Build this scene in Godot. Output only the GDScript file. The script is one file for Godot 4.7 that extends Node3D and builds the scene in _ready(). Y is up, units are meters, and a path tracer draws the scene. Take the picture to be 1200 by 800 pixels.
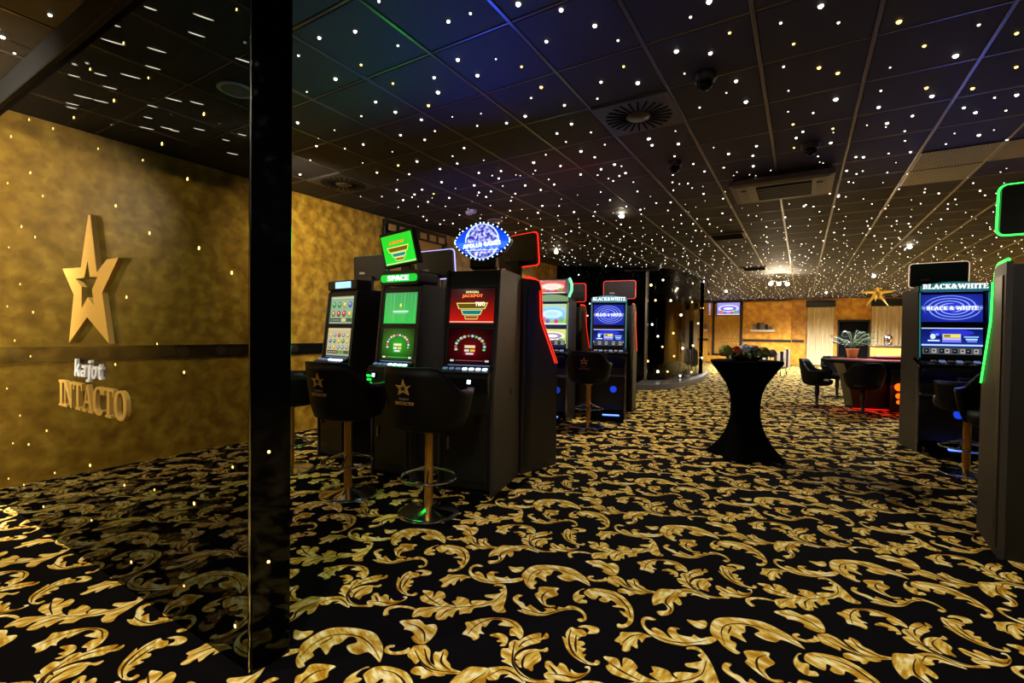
extends Node3D

const CEIL := 3.13
const WALL_X := -5.63
const GLASS_Z := -1.03
var X := Transform3D.IDENTITY
var M := {}
var T := {}
var taken := {}
var rng := RandomNumberGenerator.new()

const LEAVES = [
[-1.891,1.927,-1.867,1.921,-1.896,1.949,-1.919,1.985,-1.923,2.009,-1.898,2.006,-1.880,2.018,-1.844,2.003,-1.828,1.982,-1.835,1.967,-1.822,1.934,-1.804,1.941,-1.780,1.927,-1.774,1.899,-1.751,1.902,-1.737,1.866,-1.720,1.868,-1.708,1.847,-1.685,1.833,-1.657,1.835,-1.667,1.856,-1.648,1.857,-1.634,1.835,-1.644,1.821,-1.668,1.815,-1.711,1.818,-1.757,1.833,-1.802,1.858,-1.855,1.897],
[-1.907,2.023,-1.906,2.049,-1.880,2.066,-1.847,2.066,-1.823,2.050,-1.813,2.025,-1.823,2.012,-1.839,1.998,-1.852,2.024,-1.876,2.037,-1.890,2.029],
[-2.146,2.309,-2.164,2.356,-2.147,2.383,-2.110,2.398,-2.055,2.402,-1.986,2.378,-1.917,2.334,-1.866,2.291,-1.804,2.220,-1.775,2.167,-1.773,2.126,-1.791,2.114,-1.814,2.132,-1.818,2.149,-1.802,2.147,-1.801,2.173,-1.826,2.211,-1.852,2.219,-1.888,2.240,-1.900,2.250,-1.875,2.251,-1.903,2.280,-1.926,2.271,-1.955,2.268,-1.952,2.292,-2.001,2.317,-1.996,2.288,-2.019,2.279,-2.046,2.290,-2.054,2.318,-2.073,2.325,-2.055,2.282,-2.074,2.277,-2.112,2.291],
[-2.176,2.296,-2.160,2.261,-2.123,2.223,-2.083,2.207,-2.053,2.227,-2.076,2.252,-2.095,2.247,-2.117,2.287,-2.147,2.284,-2.175,2.321,-2.173,2.347,-2.185,2.342],
[-1.725,2.017,-1.742,2.065,-1.758,2.091,-1.731,2.110,-1.707,2.131,-1.674,2.133,-1.647,2.129,-1.657,2.112,-1.651,2.091,-1.640,2.065,-1.669,2.084,-1.652,2.055,-1.626,2.027,-1.622,2.014,-1.651,2.022,-1.631,1.990,-1.633,1.972,-1.652,1.972,-1.675,2.002,-1.684,2.002,-1.699,2.014],
[-2.736,2.271,-2.777,2.274,-2.785,2.246,-2.751,2.198,-2.685,2.150,-2.619,2.125,-2.561,2.123,-2.513,2.139,-2.487,2.175,-2.457,2.207,-2.454,2.252,-2.477,2.277,-2.499,2.253,-2.508,2.231,-2.547,2.244,-2.543,2.220,-2.586,2.210,-2.618,2.237,-2.614,2.255,-2.650,2.247,-2.637,2.206,-2.586,2.168,-2.601,2.168,-2.650,2.195,-2.690,2.203,-2.694,2.185,-2.665,2.168,-2.698,2.176,-2.738,2.204,-2.762,2.243,-2.739,2.256],
[-2.460,1.700,-2.498,1.740,-2.504,1.767,-2.480,1.798,-2.470,1.819,-2.512,1.815,-2.563,1.815,-2.611,1.842,-2.615,1.863,-2.665,1.891,-2.649,1.905,-2.616,1.910,-2.566,1.871,-2.609,1.928,-2.576,1.933,-2.527,1.904,-2.515,1.880,-2.467,1.866,-2.413,1.868,-2.467,1.888,-2.468,1.910,-2.498,1.937,-2.478,1.947,-2.437,1.948,-2.400,1.923,-2.378,1.920,-2.416,1.943,-2.396,1.972,-2.363,1.990,-2.370,2.019,-2.406,2.010,-2.429,2.026,-2.411,2.053,-2.402,2.085,-2.435,2.106,-2.435,2.130,-2.471,2.137,-2.488,2.122,-2.500,2.137,-2.480,2.161,-2.443,2.149,-2.376,2.096,-2.307,2.027,-2.267,1.984,-2.221,1.956,-2.231,1.931,-2.275,1.935,-2.319,1.961,-2.328,1.931,-2.341,1.898,-2.312,1.860,-2.327,1.837,-2.333,1.821,-2.372,1.850,-2.363,1.826,-2.327,1.785,-2.350,1.785,-2.330,1.753,-2.353,1.733,-2.388,1.752,-2.416,1.780,-2.420,1.766,-2.395,1.737,-2.405,1.718,-2.430,1.716,-2.434,1.689],
[-2.542,1.629,-2.586,1.663,-2.604,1.701,-2.585,1.729,-2.552,1.747,-2.511,1.750,-2.496,1.738,-2.531,1.732,-2.564,1.715,-2.574,1.685,-2.561,1.664,-2.532,1.648,-2.529,1.634],
[-2.437,1.630,-2.440,1.651,-2.423,1.672,-2.403,1.690,-2.365,1.683,-2.341,1.675,-2.330,1.694,-2.312,1.700,-2.273,1.678,-2.235,1.638,-2.205,1.594,-2.199,1.566,-2.229,1.556,-2.279,1.573,-2.294,1.596,-2.333,1.607,-2.363,1.599,-2.379,1.613],
[-2.244,1.445,-2.274,1.467,-2.279,1.487,-2.266,1.499,-2.252,1.487,-2.258,1.473,-2.242,1.463,-2.218,1.467,-2.206,1.494,-2.214,1.519,-2.189,1.508,-2.174,1.489,-2.186,1.463,-2.210,1.445],
[-2.171,1.484,-2.198,1.517,-2.211,1.538,-2.197,1.558,-2.179,1.566,-2.128,1.545,-2.071,1.501,-2.032,1.490,-2.093,1.528,-2.117,1.555,-2.105,1.564,-2.110,1.589,-2.073,1.576,-2.040,1.543,-2.003,1.529,-1.972,1.512,-1.939,1.515,-1.923,1.514,-1.921,1.502,-1.941,1.482,-1.973,1.461,-2.025,1.459,-2.072,1.470,-2.095,1.480,-2.084,1.456,-2.126,1.468,-2.149,1.472],
[-2.048,1.411,-2.069,1.440,-2.053,1.457,-2.024,1.453,-1.985,1.458,-1.947,1.470,-1.952,1.451,-1.974,1.440,-1.974,1.412,-1.986,1.405,-2.000,1.417,-2.017,1.410],
[-2.173,1.709,-2.205,1.755,-2.250,1.783,-2.241,1.810,-2.238,1.843,-2.218,1.876,-2.193,1.898,-2.158,1.912,-2.105,1.909,-2.042,1.878,-1.999,1.842,-1.982,1.812,-2.014,1.820,-2.035,1.811,-2.077,1.848,-2.081,1.872,-2.107,1.859,-2.142,1.848,-2.158,1.883,-2.194,1.871,-2.178,1.836,-2.158,1.805,-2.174,1.801,-2.143,1.772,-2.113,1.761,-2.127,1.749,-2.101,1.728,-2.094,1.699,-2.122,1.709,-2.150,1.711],
[-2.089,1.764,-2.083,1.797,-2.047,1.801,-2.009,1.781,-1.978,1.740,-1.993,1.727,-2.005,1.750,-2.030,1.745,-2.042,1.769],
[-1.897,1.651,-1.895,1.668,-1.924,1.674,-1.968,1.715,-1.956,1.734,-1.987,1.765,-1.993,1.794,-1.977,1.800,-1.985,1.836,-1.982,1.875,-1.966,1.897,-1.932,1.865,-1.954,1.908,-1.932,1.901,-1.914,1.880,-1.921,1.857,-1.908,1.834,-1.917,1.801,-1.916,1.752,-1.897,1.712,-1.855,1.671,-1.803,1.643,-1.742,1.626,-1.698,1.635,-1.674,1.670,-1.652,1.648,-1.685,1.623,-1.719,1.604,-1.782,1.619,-1.835,1.644,-1.865,1.648],
[-1.897,1.728,-1.900,1.758,-1.886,1.786,-1.862,1.798,-1.861,1.824,-1.839,1.810,-1.836,1.794,-1.853,1.782,-1.823,1.760,-1.799,1.735,-1.791,1.697,-1.762,1.664,-1.796,1.663,-1.819,1.658,-1.862,1.681,-1.851,1.690,-1.879,1.696],
[-1.783,1.742,-1.770,1.753,-1.727,1.737,-1.740,1.764,-1.713,1.764,-1.664,1.734,-1.681,1.755,-1.649,1.746,-1.628,1.765,-1.639,1.791,-1.656,1.791,-1.658,1.804,-1.641,1.804,-1.619,1.773,-1.610,1.725,-1.623,1.686,-1.659,1.670,-1.690,1.656,-1.720,1.672,-1.725,1.696,-1.756,1.712],
[-1.854,1.550,-1.886,1.586,-1.870,1.615,-1.850,1.635,-1.806,1.634,-1.744,1.609,-1.707,1.588,-1.740,1.587,-1.784,1.589,-1.794,1.574,-1.803,1.600,-1.817,1.582,-1.800,1.555,-1.817,1.534],
[-1.900,2.454,-1.938,2.543,-1.920,2.571,-1.876,2.585,-1.833,2.537,-1.767,2.478,-1.761,2.449,-1.804,2.468,-1.752,2.402,-1.729,2.348,-1.746,2.313,-1.788,2.339,-1.766,2.368,-1.782,2.398,-1.826,2.427,-1.837,2.383],
[-2.514,2.301,-2.564,2.387,-2.566,2.445,-2.507,2.492,-2.422,2.513,-2.345,2.492,-2.263,2.453,-2.183,2.390,-2.231,2.400,-2.283,2.408,-2.288,2.376,-2.327,2.369,-2.383,2.389,-2.385,2.428,-2.431,2.446,-2.446,2.432,-2.417,2.386,-2.417,2.358,-2.365,2.308,-2.414,2.319,-2.441,2.323,-2.419,2.288,-2.387,2.276,-2.363,2.232,-2.335,2.218,-2.342,2.199,-2.403,2.222,-2.453,2.259],
[-1.650,2.345,-1.616,2.355,-1.595,2.383,-1.565,2.360,-1.549,2.316,-1.574,2.304,-1.611,2.319],
[-2.285,2.163,-2.294,2.192,-2.333,2.233,-2.316,2.260,-2.262,2.282,-2.243,2.249,-2.205,2.221,-2.205,2.186,-2.204,2.152,-2.158,2.112,-2.133,2.124,-2.116,2.116,-2.138,2.097,-2.180,2.105,-2.229,2.130],
[-2.290,2.054,-2.323,2.082,-2.333,2.117,-2.309,2.123,-2.300,2.091,-2.272,2.070,-2.239,2.064,-2.202,2.041,-2.209,2.068,-2.172,2.057,-2.115,2.042,-2.119,2.070,-2.137,2.076,-2.113,2.097,-2.089,2.097,-2.108,2.124,-2.084,2.133,-2.088,2.162,-2.055,2.170,-2.007,2.157,-1.959,2.126,-1.929,2.091,-1.934,2.067,-1.960,2.074,-1.960,2.095,-1.946,2.096,-1.975,2.123,-2.022,2.144,-2.052,2.133,-2.069,2.093,-2.075,2.035,-2.099,2.004,-2.140,1.989,-2.201,1.994,-2.193,2.010,-2.236,2.033]]
const VEINS = [
[-1.911,1.992,-1.859,1.928,-1.801,1.876,-1.741,1.839,-1.671,1.818],
[-1.858,1.964,-1.805,1.905,-1.760,1.862],
[-2.128,2.362,-2.072,2.374,-1.988,2.352,-1.892,2.290,-1.823,2.224],
[-1.691,2.021,-1.706,2.087,-1.682,2.126],
[-2.659,2.145,-2.582,2.140,-2.518,2.169,-2.481,2.229],
[-2.467,1.735,-2.459,1.817,-2.399,1.865,-2.356,1.924,-2.343,1.996,-2.386,2.087],
[-2.640,1.877,-2.550,1.849,-2.463,1.835],
[-2.363,1.754,-2.399,1.815,-2.400,1.858],
[-2.419,1.637,-2.351,1.647,-2.280,1.626,-2.217,1.584],
[-2.178,1.518,-2.081,1.477,-2.006,1.468,-1.928,1.507],
[-2.164,1.546,-2.076,1.496,-2.012,1.478],
[-2.096,1.572,-2.034,1.518,-1.962,1.499],
[-2.157,1.723,-2.200,1.798,-2.204,1.872,-2.153,1.900,-2.063,1.878],
[-1.981,1.787,-1.912,1.715,-1.840,1.655,-1.756,1.620,-1.692,1.630],
[-1.946,1.870,-1.956,1.809,-1.934,1.761],
[-1.865,1.780,-1.864,1.725,-1.810,1.666,-1.777,1.665],
[-1.710,1.681,-1.674,1.704,-1.624,1.720,-1.621,1.764],
[-1.753,1.730,-1.688,1.699],
[-1.841,1.554,-1.842,1.610,-1.789,1.613,-1.729,1.596],
[-1.864,2.559,-1.850,2.498,-1.822,2.442,-1.761,2.395,-1.738,2.350],
[-2.413,2.240,-2.489,2.337,-2.502,2.412,-2.434,2.458,-2.331,2.448,-2.210,2.405],
[-2.459,2.335,-2.486,2.397],
[-2.261,2.259,-2.268,2.214,-2.230,2.152,-2.173,2.110],
[-2.211,2.022,-2.151,2.021,-2.090,2.042,-2.077,2.118,-2.050,2.156]]
const NEAR_STARS = [-2.55,-1.86,3,-2.31,-1.93,3,-2.19,-2.16,2,-2.56,-2.19,-2,-2.86,-2.22,4,-3.20,-2.23,1,-2.83,-1.91,2,-1.99,-1.82,2,-2.24,-2.56,3,-2.35,-2.73,5,-2.55,-2.85,-4,-2.55,-2.47,-2,-1.96,-2.47,4,-1.96,-2.69,4,-1.74,-2.59,1,-1.64,-2.75,-2,-1.77,-2.14,3,-1.62,-2.15,2,-1.35,-2.22,5,-1.17,-2.38,4,-1.06,-2.60,4,-1.37,-2.59,3,-0.99,-2.80,2,-1.05,-3.09,-2,-1.03,-3.34,5,-1.25,-3.20,3,-1.65,-3.05,-4,-1.79,-3.15,2,-1.98,-3.39,4,-2.18,-3.42,3,-1.62,-3.38,3,-1.36,-3.41,2,-1.71,-3.71,4,-1.90,-3.82,3,-2.27,-3.17,1,-2.43,-3.34,2,-2.51,-3.10,1,-2.86,-2.80,4,-2.87,-2.60,3,-2.77,-3.01,3,-2.82,-3.24,2,-3.16,-2.71,2,-3.59,-2.78,1,-3.74,-2.52,4,-3.87,-2.82,1,-4.05,-2.93,3,-3.86,-3.11,2,-3.62,-3.13,3,-4.44,-3.14,2,-4.95,-3.37,4,-3.15,-3.15,3,-3.03,-3.34,3,-3.51,-3.40,1,-4.02,-3.47,1,-3.74,-3.71,-4,-3.48,-3.72,4,-4.12,-3.76,3,-3.84,-3.98,3,-4.10,-4.06,1,-3.42,-4.02,3,-3.06,-3.79,2,-2.83,-3.68,3,-3.15,-3.98,3,-3.12,-4.33,3,-3.04,-4.48,2,-2.87,-4.40,3,-2.85,-4.04,1,-2.79,-4.59,1,-2.43,-4.35,5,-2.53,-4.57,2,-2.23,-4.58,3,-2.22,-4.22,2,-1.88,-4.31,5,-1.82,-4.52,3,-1.63,-3.95,2,-1.91,-4.03,2,-1.62,-4.27,2,-2.15,-4.93,4,-1.89,-4.88,4,-1.93,-5.22,2,-1.70,-5.13,4,-1.67,-4.90,2,-1.72,-5.48,2,-2.54,-4.91,2,-2.89,-4.97,4,-2.81,-5.22,3,-3.14,-4.86,2,-3.43,-4.67,4,-3.39,-4.97,3,-3.58,-5.14,3,-3.64,-5.03,2,-3.70,-4.38,4,-4.40,-4.34,4,-4.11,-4.49,3,-4.10,-4.70,-3,-4.34,-4.60,4,-4.66,-4.72,4,-4.42,-4.95,3,-4.04,-4.94,4,-4.79,-4.46,2,-5.04,-4.32,1,-4.36,-5.25,2,-4.71,-5.07,2,-4.99,-4.96,2,-3.77,-5.52,2,-1.23,-4.34,4,-0.46,-2.72,5,-0.57,-2.80,2,-0.40,-3.06,-2,-0.71,-3.09,5,-0.53,-3.22,4,-0.72,-3.38,1,-0.43,-3.66,4,-0.40,-4.02,5,-0.51,-3.80,1,-0.72,-3.94,2,0.05,-3.06,5,-0.14,-3.11,2,0.14,-3.27,2,-0.08,-3.37,-2,-0.14,-3.62,2,0.06,-3.75,-4,0.17,-3.89,-4,-0.12,-3.99,1,-0.13,-4.36,1,0.18,-4.31,6,0.04,-4.48,2,-0.10,-4.64,-3,0.19,-4.90,-3,-0.08,-4.97,3,0.19,-5.25,4,0.43,-3.43,-5,0.60,-3.79,-3,0.46,-3.98,1,0.79,-4.02,6,0.82,-3.69,2,1.03,-3.90,-3,1.16,-4.38,-3,0.45,-4.32,2,0.72,-4.43,-4,0.78,-4.60,5,1.00,-4.60,-4,1.30,-4.88,4,0.47,-4.62,4,0.72,-4.93,3,0.72,-5.26,2,1.03,-4.95,3,1.13,-5.10,4,1.32,-5.17,2,0.43,-4.96,1,0.57,-5.08,1,0.76,-5.52,2,1.09,-5.79,2,1.36,-5.60,1,0.42,-5.78,3,0.68,-5.82,2,0.10,-5.58,2,0.15,-5.82,1,-0.10,-5.22,-2,-0.40,-5.00,3,-0.45,-5.25,3,-0.65,-5.08,4,-1.02,-4.59,4,-0.75,-4.84,1,-0.98,-4.29,1,-1.00,-5.20,3,-0.94,-5.50,3,-0.74,-5.47,2,-0.64,-5.69,1,-0.53,-5.85,1,-1.24,-4.50,4,-1.22,-4.34,3,0.52,-6.30,2,0.75,-6.48,2,0.76,-6.88,1,0.47,-6.72,2,0.44,-7.35,2,0.64,-7.57,2,1.22,-7.41,2,-1.17,-6.04,2,-1.27,-5.81,2,-3.71,-0.94,3,-3.50,-1.01,3,-4.25,-0.86,4,-4.43,-0.95,2]
const PANE_DOTS = [-2.97, 2.79, -3.41, 2.78, -2.69, 2.54, -3.09, 2.53, -3.66, 2.57, -2.17, 2.25, -2.55, 2.2, -1.92, 2.6, -4.48, 2.74, -4.01, 2.58, -4.89, 2.71, -3.3, 2.32, -2.75, 2.16, -2.31, 2.0, -4.46, 2.38, -4.98, 2.39, -4.21, 2.19, -3.07, 1.98, -2.68, 1.8, -2.21, 1.69, -1.95, 1.57, -2.94, 1.5, -4.66, 2.04, -4.37, 1.94, -4.96, 1.92, -4.7, 1.64, -5.01, 1.49, -4.42, 1.44, -4.83, 1.24, -2.6, 1.27, -4.48, 1.14, -3.08, 1.15, -2.34, 1.15, -3.68, 0.91, -5.03, 0.88, -4.72, 0.71, -4.16, 0.67, -4.89, 0.49, -4.53, 0.53, -4.01, 0.42, -3.43, 0.56, -5.01, 0.21, -4.64, 0.23, -2.63, 0.57, -2.97, 0.53, -1.94, 0.79, -2.25, 0.58, -4.23, 0.16, -3.41, 0.25, -2.34, 0.19, -1.92, 0.15, -2.89, 0.15]
const BOOTH_DOTS = [-3.18, 2.8, -12.85, -3.42, 2.65, -12.57, -2.94, 2.62, -13.47, -2.76, 2.86, -14.61, -2.71, 3.06, -16.14, -3.32, 2.25, -12.66, -3.04, 2.27, -13.15, -2.76, 2.31, -14.57, -2.88, 1.9, -13.7, -2.71, 2.22, -16.25, -3.38, 1.61, -12.6, -2.99, 1.39, -13.3, -3.26, 1.3, -12.74, -3.17, 1.02, -12.87, -2.85, 0.97, -13.86, -2.97, 0.76, -13.36, -2.71, 1.7, -15.3, -2.74, 1.03, -14.75, -2.7, 0.62, -16.12, -3.46, 0.64, -12.54, -3.25, 0.36, -12.76, -3.07, 0.35, -13.07, -2.88, 0.2, -13.73, -2.75, 0.25, -14.63]
const STREAKS = [-3.14, -1.21, -2.96, -1.4, -3.17, -1.46, -3.5, -1.16, -3.71, -1.23, -3.57, -1.41, -3.83, -1.49, -4.26, -1.34, -4.1, -1.46, -3.2, -1.76, -4.43, -1.45, -4.45, -1.25, -4.79, -1.4, -4.76, -1.5, -5.02, -1.4, -5.11, -1.42, -4.22, -1.78, -4.12, -1.9, -4.49, -1.75, -4.77, -1.82, -5.03, -1.91, -4.87, -2.0, -4.87, -2.06, -4.68, -2.41, -4.98, -2.63, -4.64, -2.16, -4.42, -2.42]

# ---------------------------------------------------------------- helpers
func numbered(called: String) -> String:
	if not taken.has(called):
		taken[called] = 0
		return called
	taken[called] += 1
	return "%s_%03d" % [called, taken[called]]

func begin() -> SurfaceTool:
	var st := SurfaceTool.new()
	st.begin(Mesh.PRIMITIVE_TRIANGLES)
	st.set_smooth_group(-1)
	X = Transform3D.IDENTITY
	return st

func tri(st: SurfaceTool, a: Vector3, b: Vector3, c: Vector3, away: Vector3) -> void:
	var n := (c - a).cross(b - a)
	if n.dot((a + b + c) / 3.0 - away) < 0.0:
		var k := b
		b = c
		c = k
	st.add_vertex(X * a)
	st.add_vertex(X * b)
	st.add_vertex(X * c)

func quad(st: SurfaceTool, a: Vector3, b: Vector3, c: Vector3, d: Vector3, away: Vector3) -> void:
	tri(st, a, b, c, away)
	tri(st, a, c, d, away)

func box(st: SurfaceTool, c: Vector3, s: Vector3) -> void:
	var h := s * 0.5
	for ax in 3:
		for sg in [-1.0, 1.0]:
			var n := Vector3.ZERO
			n[ax] = sg * h[ax]
			var u := Vector3.ZERO
			u[(ax + 1) % 3] = h[(ax + 1) % 3]
			var w := Vector3.ZERO
			w[(ax + 2) % 3] = h[(ax + 2) % 3]
			quad(st, c + n - u - w, c + n + u - w, c + n + u + w, c + n - u + w, c)

# chamfered box
func bev(st: SurfaceTool, c: Vector3, s: Vector3, r: float) -> void:
	var h := s * 0.5
	for ax in 3:
		var a1 := (ax + 1) % 3
		var a2 := (ax + 2) % 3
		for sg in [-1.0, 1.0]:
			var p := []
			for k in [[-1, -1], [1, -1], [1, 1], [-1, 1]]:
				var q := Vector3.ZERO
				q[ax] = sg * h[ax]
				q[a1] = k[0] * (h[a1] - r)
				q[a2] = k[1] * (h[a2] - r)
				p.append(c + q)
			quad(st, p[0], p[1], p[2], p[3], c)
		for s1 in [-1.0, 1.0]:
			for s2 in [-1.0, 1.0]:
				var p := []
				for k in [[0, -1], [0, 1], [1, 1], [1, -1]]:
					var q := Vector3.ZERO
					q[ax] = k[1] * (h[ax] - r)
					q[a1] = s1 * (h[a1] - (0.0 if k[0] == 0 else r))
					q[a2] = s2 * (h[a2] - (r if k[0] == 0 else 0.0))
					p.append(c + q)
				quad(st, p[0], p[1], p[2], p[3], c)
	for sx in [-1.0, 1.0]:
		for sy in [-1.0, 1.0]:
			for sz in [-1.0, 1.0]:
				var g := Vector3(sx, sy, sz)
				tri(st, c + g * (h - Vector3(0, r, r)), c + g * (h - Vector3(r, 0, r)), c + g * (h - Vector3(r, r, 0)), c)

# polygon in x, y drawn out from z0 to z1 (front cap at z1)
func prism(st: SurfaceTool, poly: PackedVector2Array, z0: float, z1: float) -> void:
	var idx := Geometry2D.triangulate_polygon(poly)
	for z in [z0, z1]:
		for k in range(0, idx.size(), 3):
			var a := Vector3(poly[idx[k]].x, poly[idx[k]].y, z)
			var b := Vector3(poly[idx[k + 1]].x, poly[idx[k + 1]].y, z)
			var c := Vector3(poly[idx[k + 2]].x, poly[idx[k + 2]].y, z)
			tri(st, a, b, c, (a + b + c) / 3.0 + Vector3(0, 0, z0 + z1 - 2.0 * z))
	var cw := Geometry2D.is_polygon_clockwise(poly)
	for k in poly.size():
		var p := poly[k]
		var q := poly[(k + 1) % poly.size()]
		if p.is_equal_approx(q):
			continue
		var n := Vector2(q.y - p.y, p.x - q.x)
		if cw:
			n = -n
		var mid := Vector3((p.x + q.x) * 0.5 - n.x, (p.y + q.y) * 0.5 - n.y, (z0 + z1) * 0.5)
		quad(st, Vector3(p.x, p.y, z0), Vector3(q.x, q.y, z0), Vector3(q.x, q.y, z1), Vector3(p.x, p.y, z1), mid)

# side profile given as (z, y), drawn out across x
func across(st: SurfaceTool, poly: PackedVector2Array, x0: float, x1: float) -> void:
	var keep := X
	X = X * Transform3D(Basis(Vector3(0, 0, 1), Vector3(0, 1, 0), Vector3(-1, 0, 0)), Vector3.ZERO)
	prism(st, poly, -x1, -x0)
	X = keep

func lathe(st: SurfaceTool, prof: Array, seg := 24) -> void:
	st.set_smooth_group(1)
	var n := prof.size()
	for i in n - 1:
		for k in seg:
			var p := []
			for e in [[i, k], [i + 1, k], [i + 1, k + 1], [i, k + 1]]:
				var a: float = TAU * (e[1] % seg) / seg
				var r: float = prof[e[0]].x
				p.append(Vector3(r * sin(a), prof[e[0]].y, r * cos(a)))
			var mid := Vector3(0, (prof[i].y + prof[i + 1].y) * 0.5, 0)
			var dr: float = prof[i + 1].x - prof[i].x
			var dy: float = prof[i + 1].y - prof[i].y
			var a2: float = TAU * (k + 0.5) / seg
			var out := Vector3(sin(a2) * dy, -dr, cos(a2) * dy)
			var cen: Vector3 = (p[0] + p[1] + p[2] + p[3]) / 4.0
			if prof[i].x > 1e-5:
				tri(st, p[0], p[1], p[3], cen - out * 10.0)
			if prof[i + 1].x > 1e-5:
				tri(st, p[1], p[2], p[3], cen - out * 10.0)
	st.set_smooth_group(-1)

func lat(st: SurfaceTool, prof: Array, seg := 24) -> void:
	var q := []
	for e in prof:
		q.append(Vector2(e[0], e[1]))
	lathe(st, q, seg)

func tube(st: SurfaceTool, pts: Array, r: float, seg := 8, closed := false) -> void:
	st.set_smooth_group(1)
	var n := pts.size()
	var rings := []
	var up := Vector3.UP
	var prev := Vector3.ZERO
	for i in n:
		var d: Vector3
		if closed:
			d = (pts[(i + 1) % n] - pts[(i + n - 1) % n]).normalized()
		else:
			d = (pts[mini(i + 1, n - 1)] - pts[maxi(i - 1, 0)]).normalized()
		var u := prev - d * prev.dot(d)
		if u.length() < 0.01:
			u = (Vector3.UP if absf(d.y) < 0.9 else Vector3.RIGHT).cross(d)
		u = u.normalized()
		prev = u
		var w := d.cross(u)
		var ring := []
		for k in seg:
			var a := TAU * k / seg
			ring.append(pts[i] + (u * cos(a) + w * sin(a)) * r)
		rings.append(ring)
	for i in (n if closed else n - 1):
		var j := (i + 1) % n
		for k in seg:
			var l := (k + 1) % seg
			quad(st, rings[i][k], rings[j][k], rings[j][l], rings[i][l], (pts[i] + pts[j]) * 0.5)
	if not closed:
		st.set_smooth_group(-1)
		for e in [[0, 1], [n - 1, n - 2]]:
			for k in range(1, seg - 1):
				tri(st, rings[e[0]][0], rings[e[0]][k], rings[e[0]][k + 1], pts[e[1]])
	st.set_smooth_group(-1)

func ring_pts(r: float, y: float, seg := 32, c := Vector3.ZERO) -> Array:
	var p := []
	for k in seg:
		p.append(c + Vector3(r * sin(TAU * k / seg), y, r * cos(TAU * k / seg)))
	return p

func rrect(w: float, h: float, r: float, seg := 5, c := Vector2.ZERO) -> PackedVector2Array:
	var p := PackedVector2Array()
	for q in 4:
		var cx := (w / 2 - r) * (1 if q == 0 or q == 3 else -1)
		var cy := (h / 2 - r) * (1 if q < 2 else -1)
		for k in seg + 1:
			var a := PI / 2 * (q + float(k) / seg)
			p.append(c + Vector2(cx + r * cos(a), cy + r * sin(a)))
	return p

func sphere(st: SurfaceTool, c: Vector3, r: Vector3, seg := 10, rows := 6) -> void:
	var keep := X
	X = X * Transform3D(Basis.from_scale(r), c)
	var prof := []
	for k in rows + 1:
		var a := PI * k / rows
		prof.append(Vector2(maxf(sin(a), 0.0), -cos(a)))
	prof[0].x = 0.0
	prof[rows].x = 0.0
	lathe(st, prof, seg)
	X = keep

func done(st: SurfaceTool) -> ArrayMesh:
	st.generate_normals()
	return st.commit()

func put(called: String, mesh: Mesh, m: Material, parent: Node = null, at := Transform3D.IDENTITY) -> MeshInstance3D:
	var o := MeshInstance3D.new()
	o.mesh = mesh
	o.material_override = m
	o.transform = at
	if parent == null:
		o.name = numbered(called)
		add_child(o)
	else:
		o.name = called
		parent.add_child(o, true)
	return o

func obj(called: String, st: SurfaceTool, m: Material, parent: Node = null, at := Transform3D.IDENTITY) -> MeshInstance3D:
	return put(called, done(st), m, parent, at)

func tag(o: Node, label: String, category: String, group := "") -> Node:
	o.set_meta("label", label)
	o.set_meta("category", category)
	if group != "":
		o.set_meta("group", group)
	return o

func thing(called: String, label: String, category: String, at := Vector3.ZERO, turn := 0.0, group := "") -> Node3D:
	var o := Node3D.new()
	o.name = numbered(called)
	add_child(o)
	o.position = at
	o.rotation.y = turn
	tag(o, label, category, group)
	return o

func structure(o: Node) -> Node:
	o.set_meta("kind", "structure")
	return o

func copy_of(root: Node3D, label: String, at: Vector3, turn: float) -> Node3D:
	var r: Node3D = root.duplicate()
	r.name = numbered(String(root.name))
	add_child(r)
	r.position = at
	r.rotation.y = turn
	r.set_meta("label", label)
	return r

func ax(x: float, y: float, z: float, ry := 0.0, rx := 0.0, rz := 0.0) -> Transform3D:
	return Transform3D(Basis.from_euler(Vector3(rx, ry, rz)), Vector3(x, y, z))

# ---------------------------------------------------------------- materials
func mat(c: Color, rough := 0.6, metal := 0.0) -> StandardMaterial3D:
	var m := StandardMaterial3D.new()
	m.albedo_color = c
	m.roughness = rough
	m.metallic = metal
	return m

func glow(c: Color, e: float) -> StandardMaterial3D:
	var m := mat(Color(c.r * 0.5, c.g * 0.5, c.b * 0.5), 0.4)
	m.emission_enabled = true
	m.emission = c
	m.emission_energy_multiplier = e
	return m

func screen_mat(im: Image, e: float) -> StandardMaterial3D:
	var m := mat(Color(0.01, 0.01, 0.01), 0.12)
	m.emission_enabled = true
	m.emission = Color.WHITE
	m.emission_operator = BaseMaterial3D.EMISSION_OP_MULTIPLY
	m.emission_texture = ImageTexture.create_from_image(im)
	m.emission_energy_multiplier = e
	return m

func noise_img(w: int, sd: int, freq: float, oct: int, lo: Color, mid: Color, hi: Color) -> Image:
	var n := FastNoiseLite.new()
	n.seed = sd
	n.frequency = freq
	n.fractal_octaves = oct
	n.domain_warp_enabled = true
	n.domain_warp_amplitude = 25.0
	n.domain_warp_frequency = freq * 1.4
	var g: Image = n.get_seamless_image(w, w)
	var im := Image.create(w, w, false, Image.FORMAT_RGB8)
	for y in w:
		for x in w:
			var t := g.get_pixel(x, y).r
			im.set_pixel(x, y, lo.lerp(mid, t * 2.0) if t < 0.5 else mid.lerp(hi, t * 2.0 - 1.0))
	return im

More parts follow.
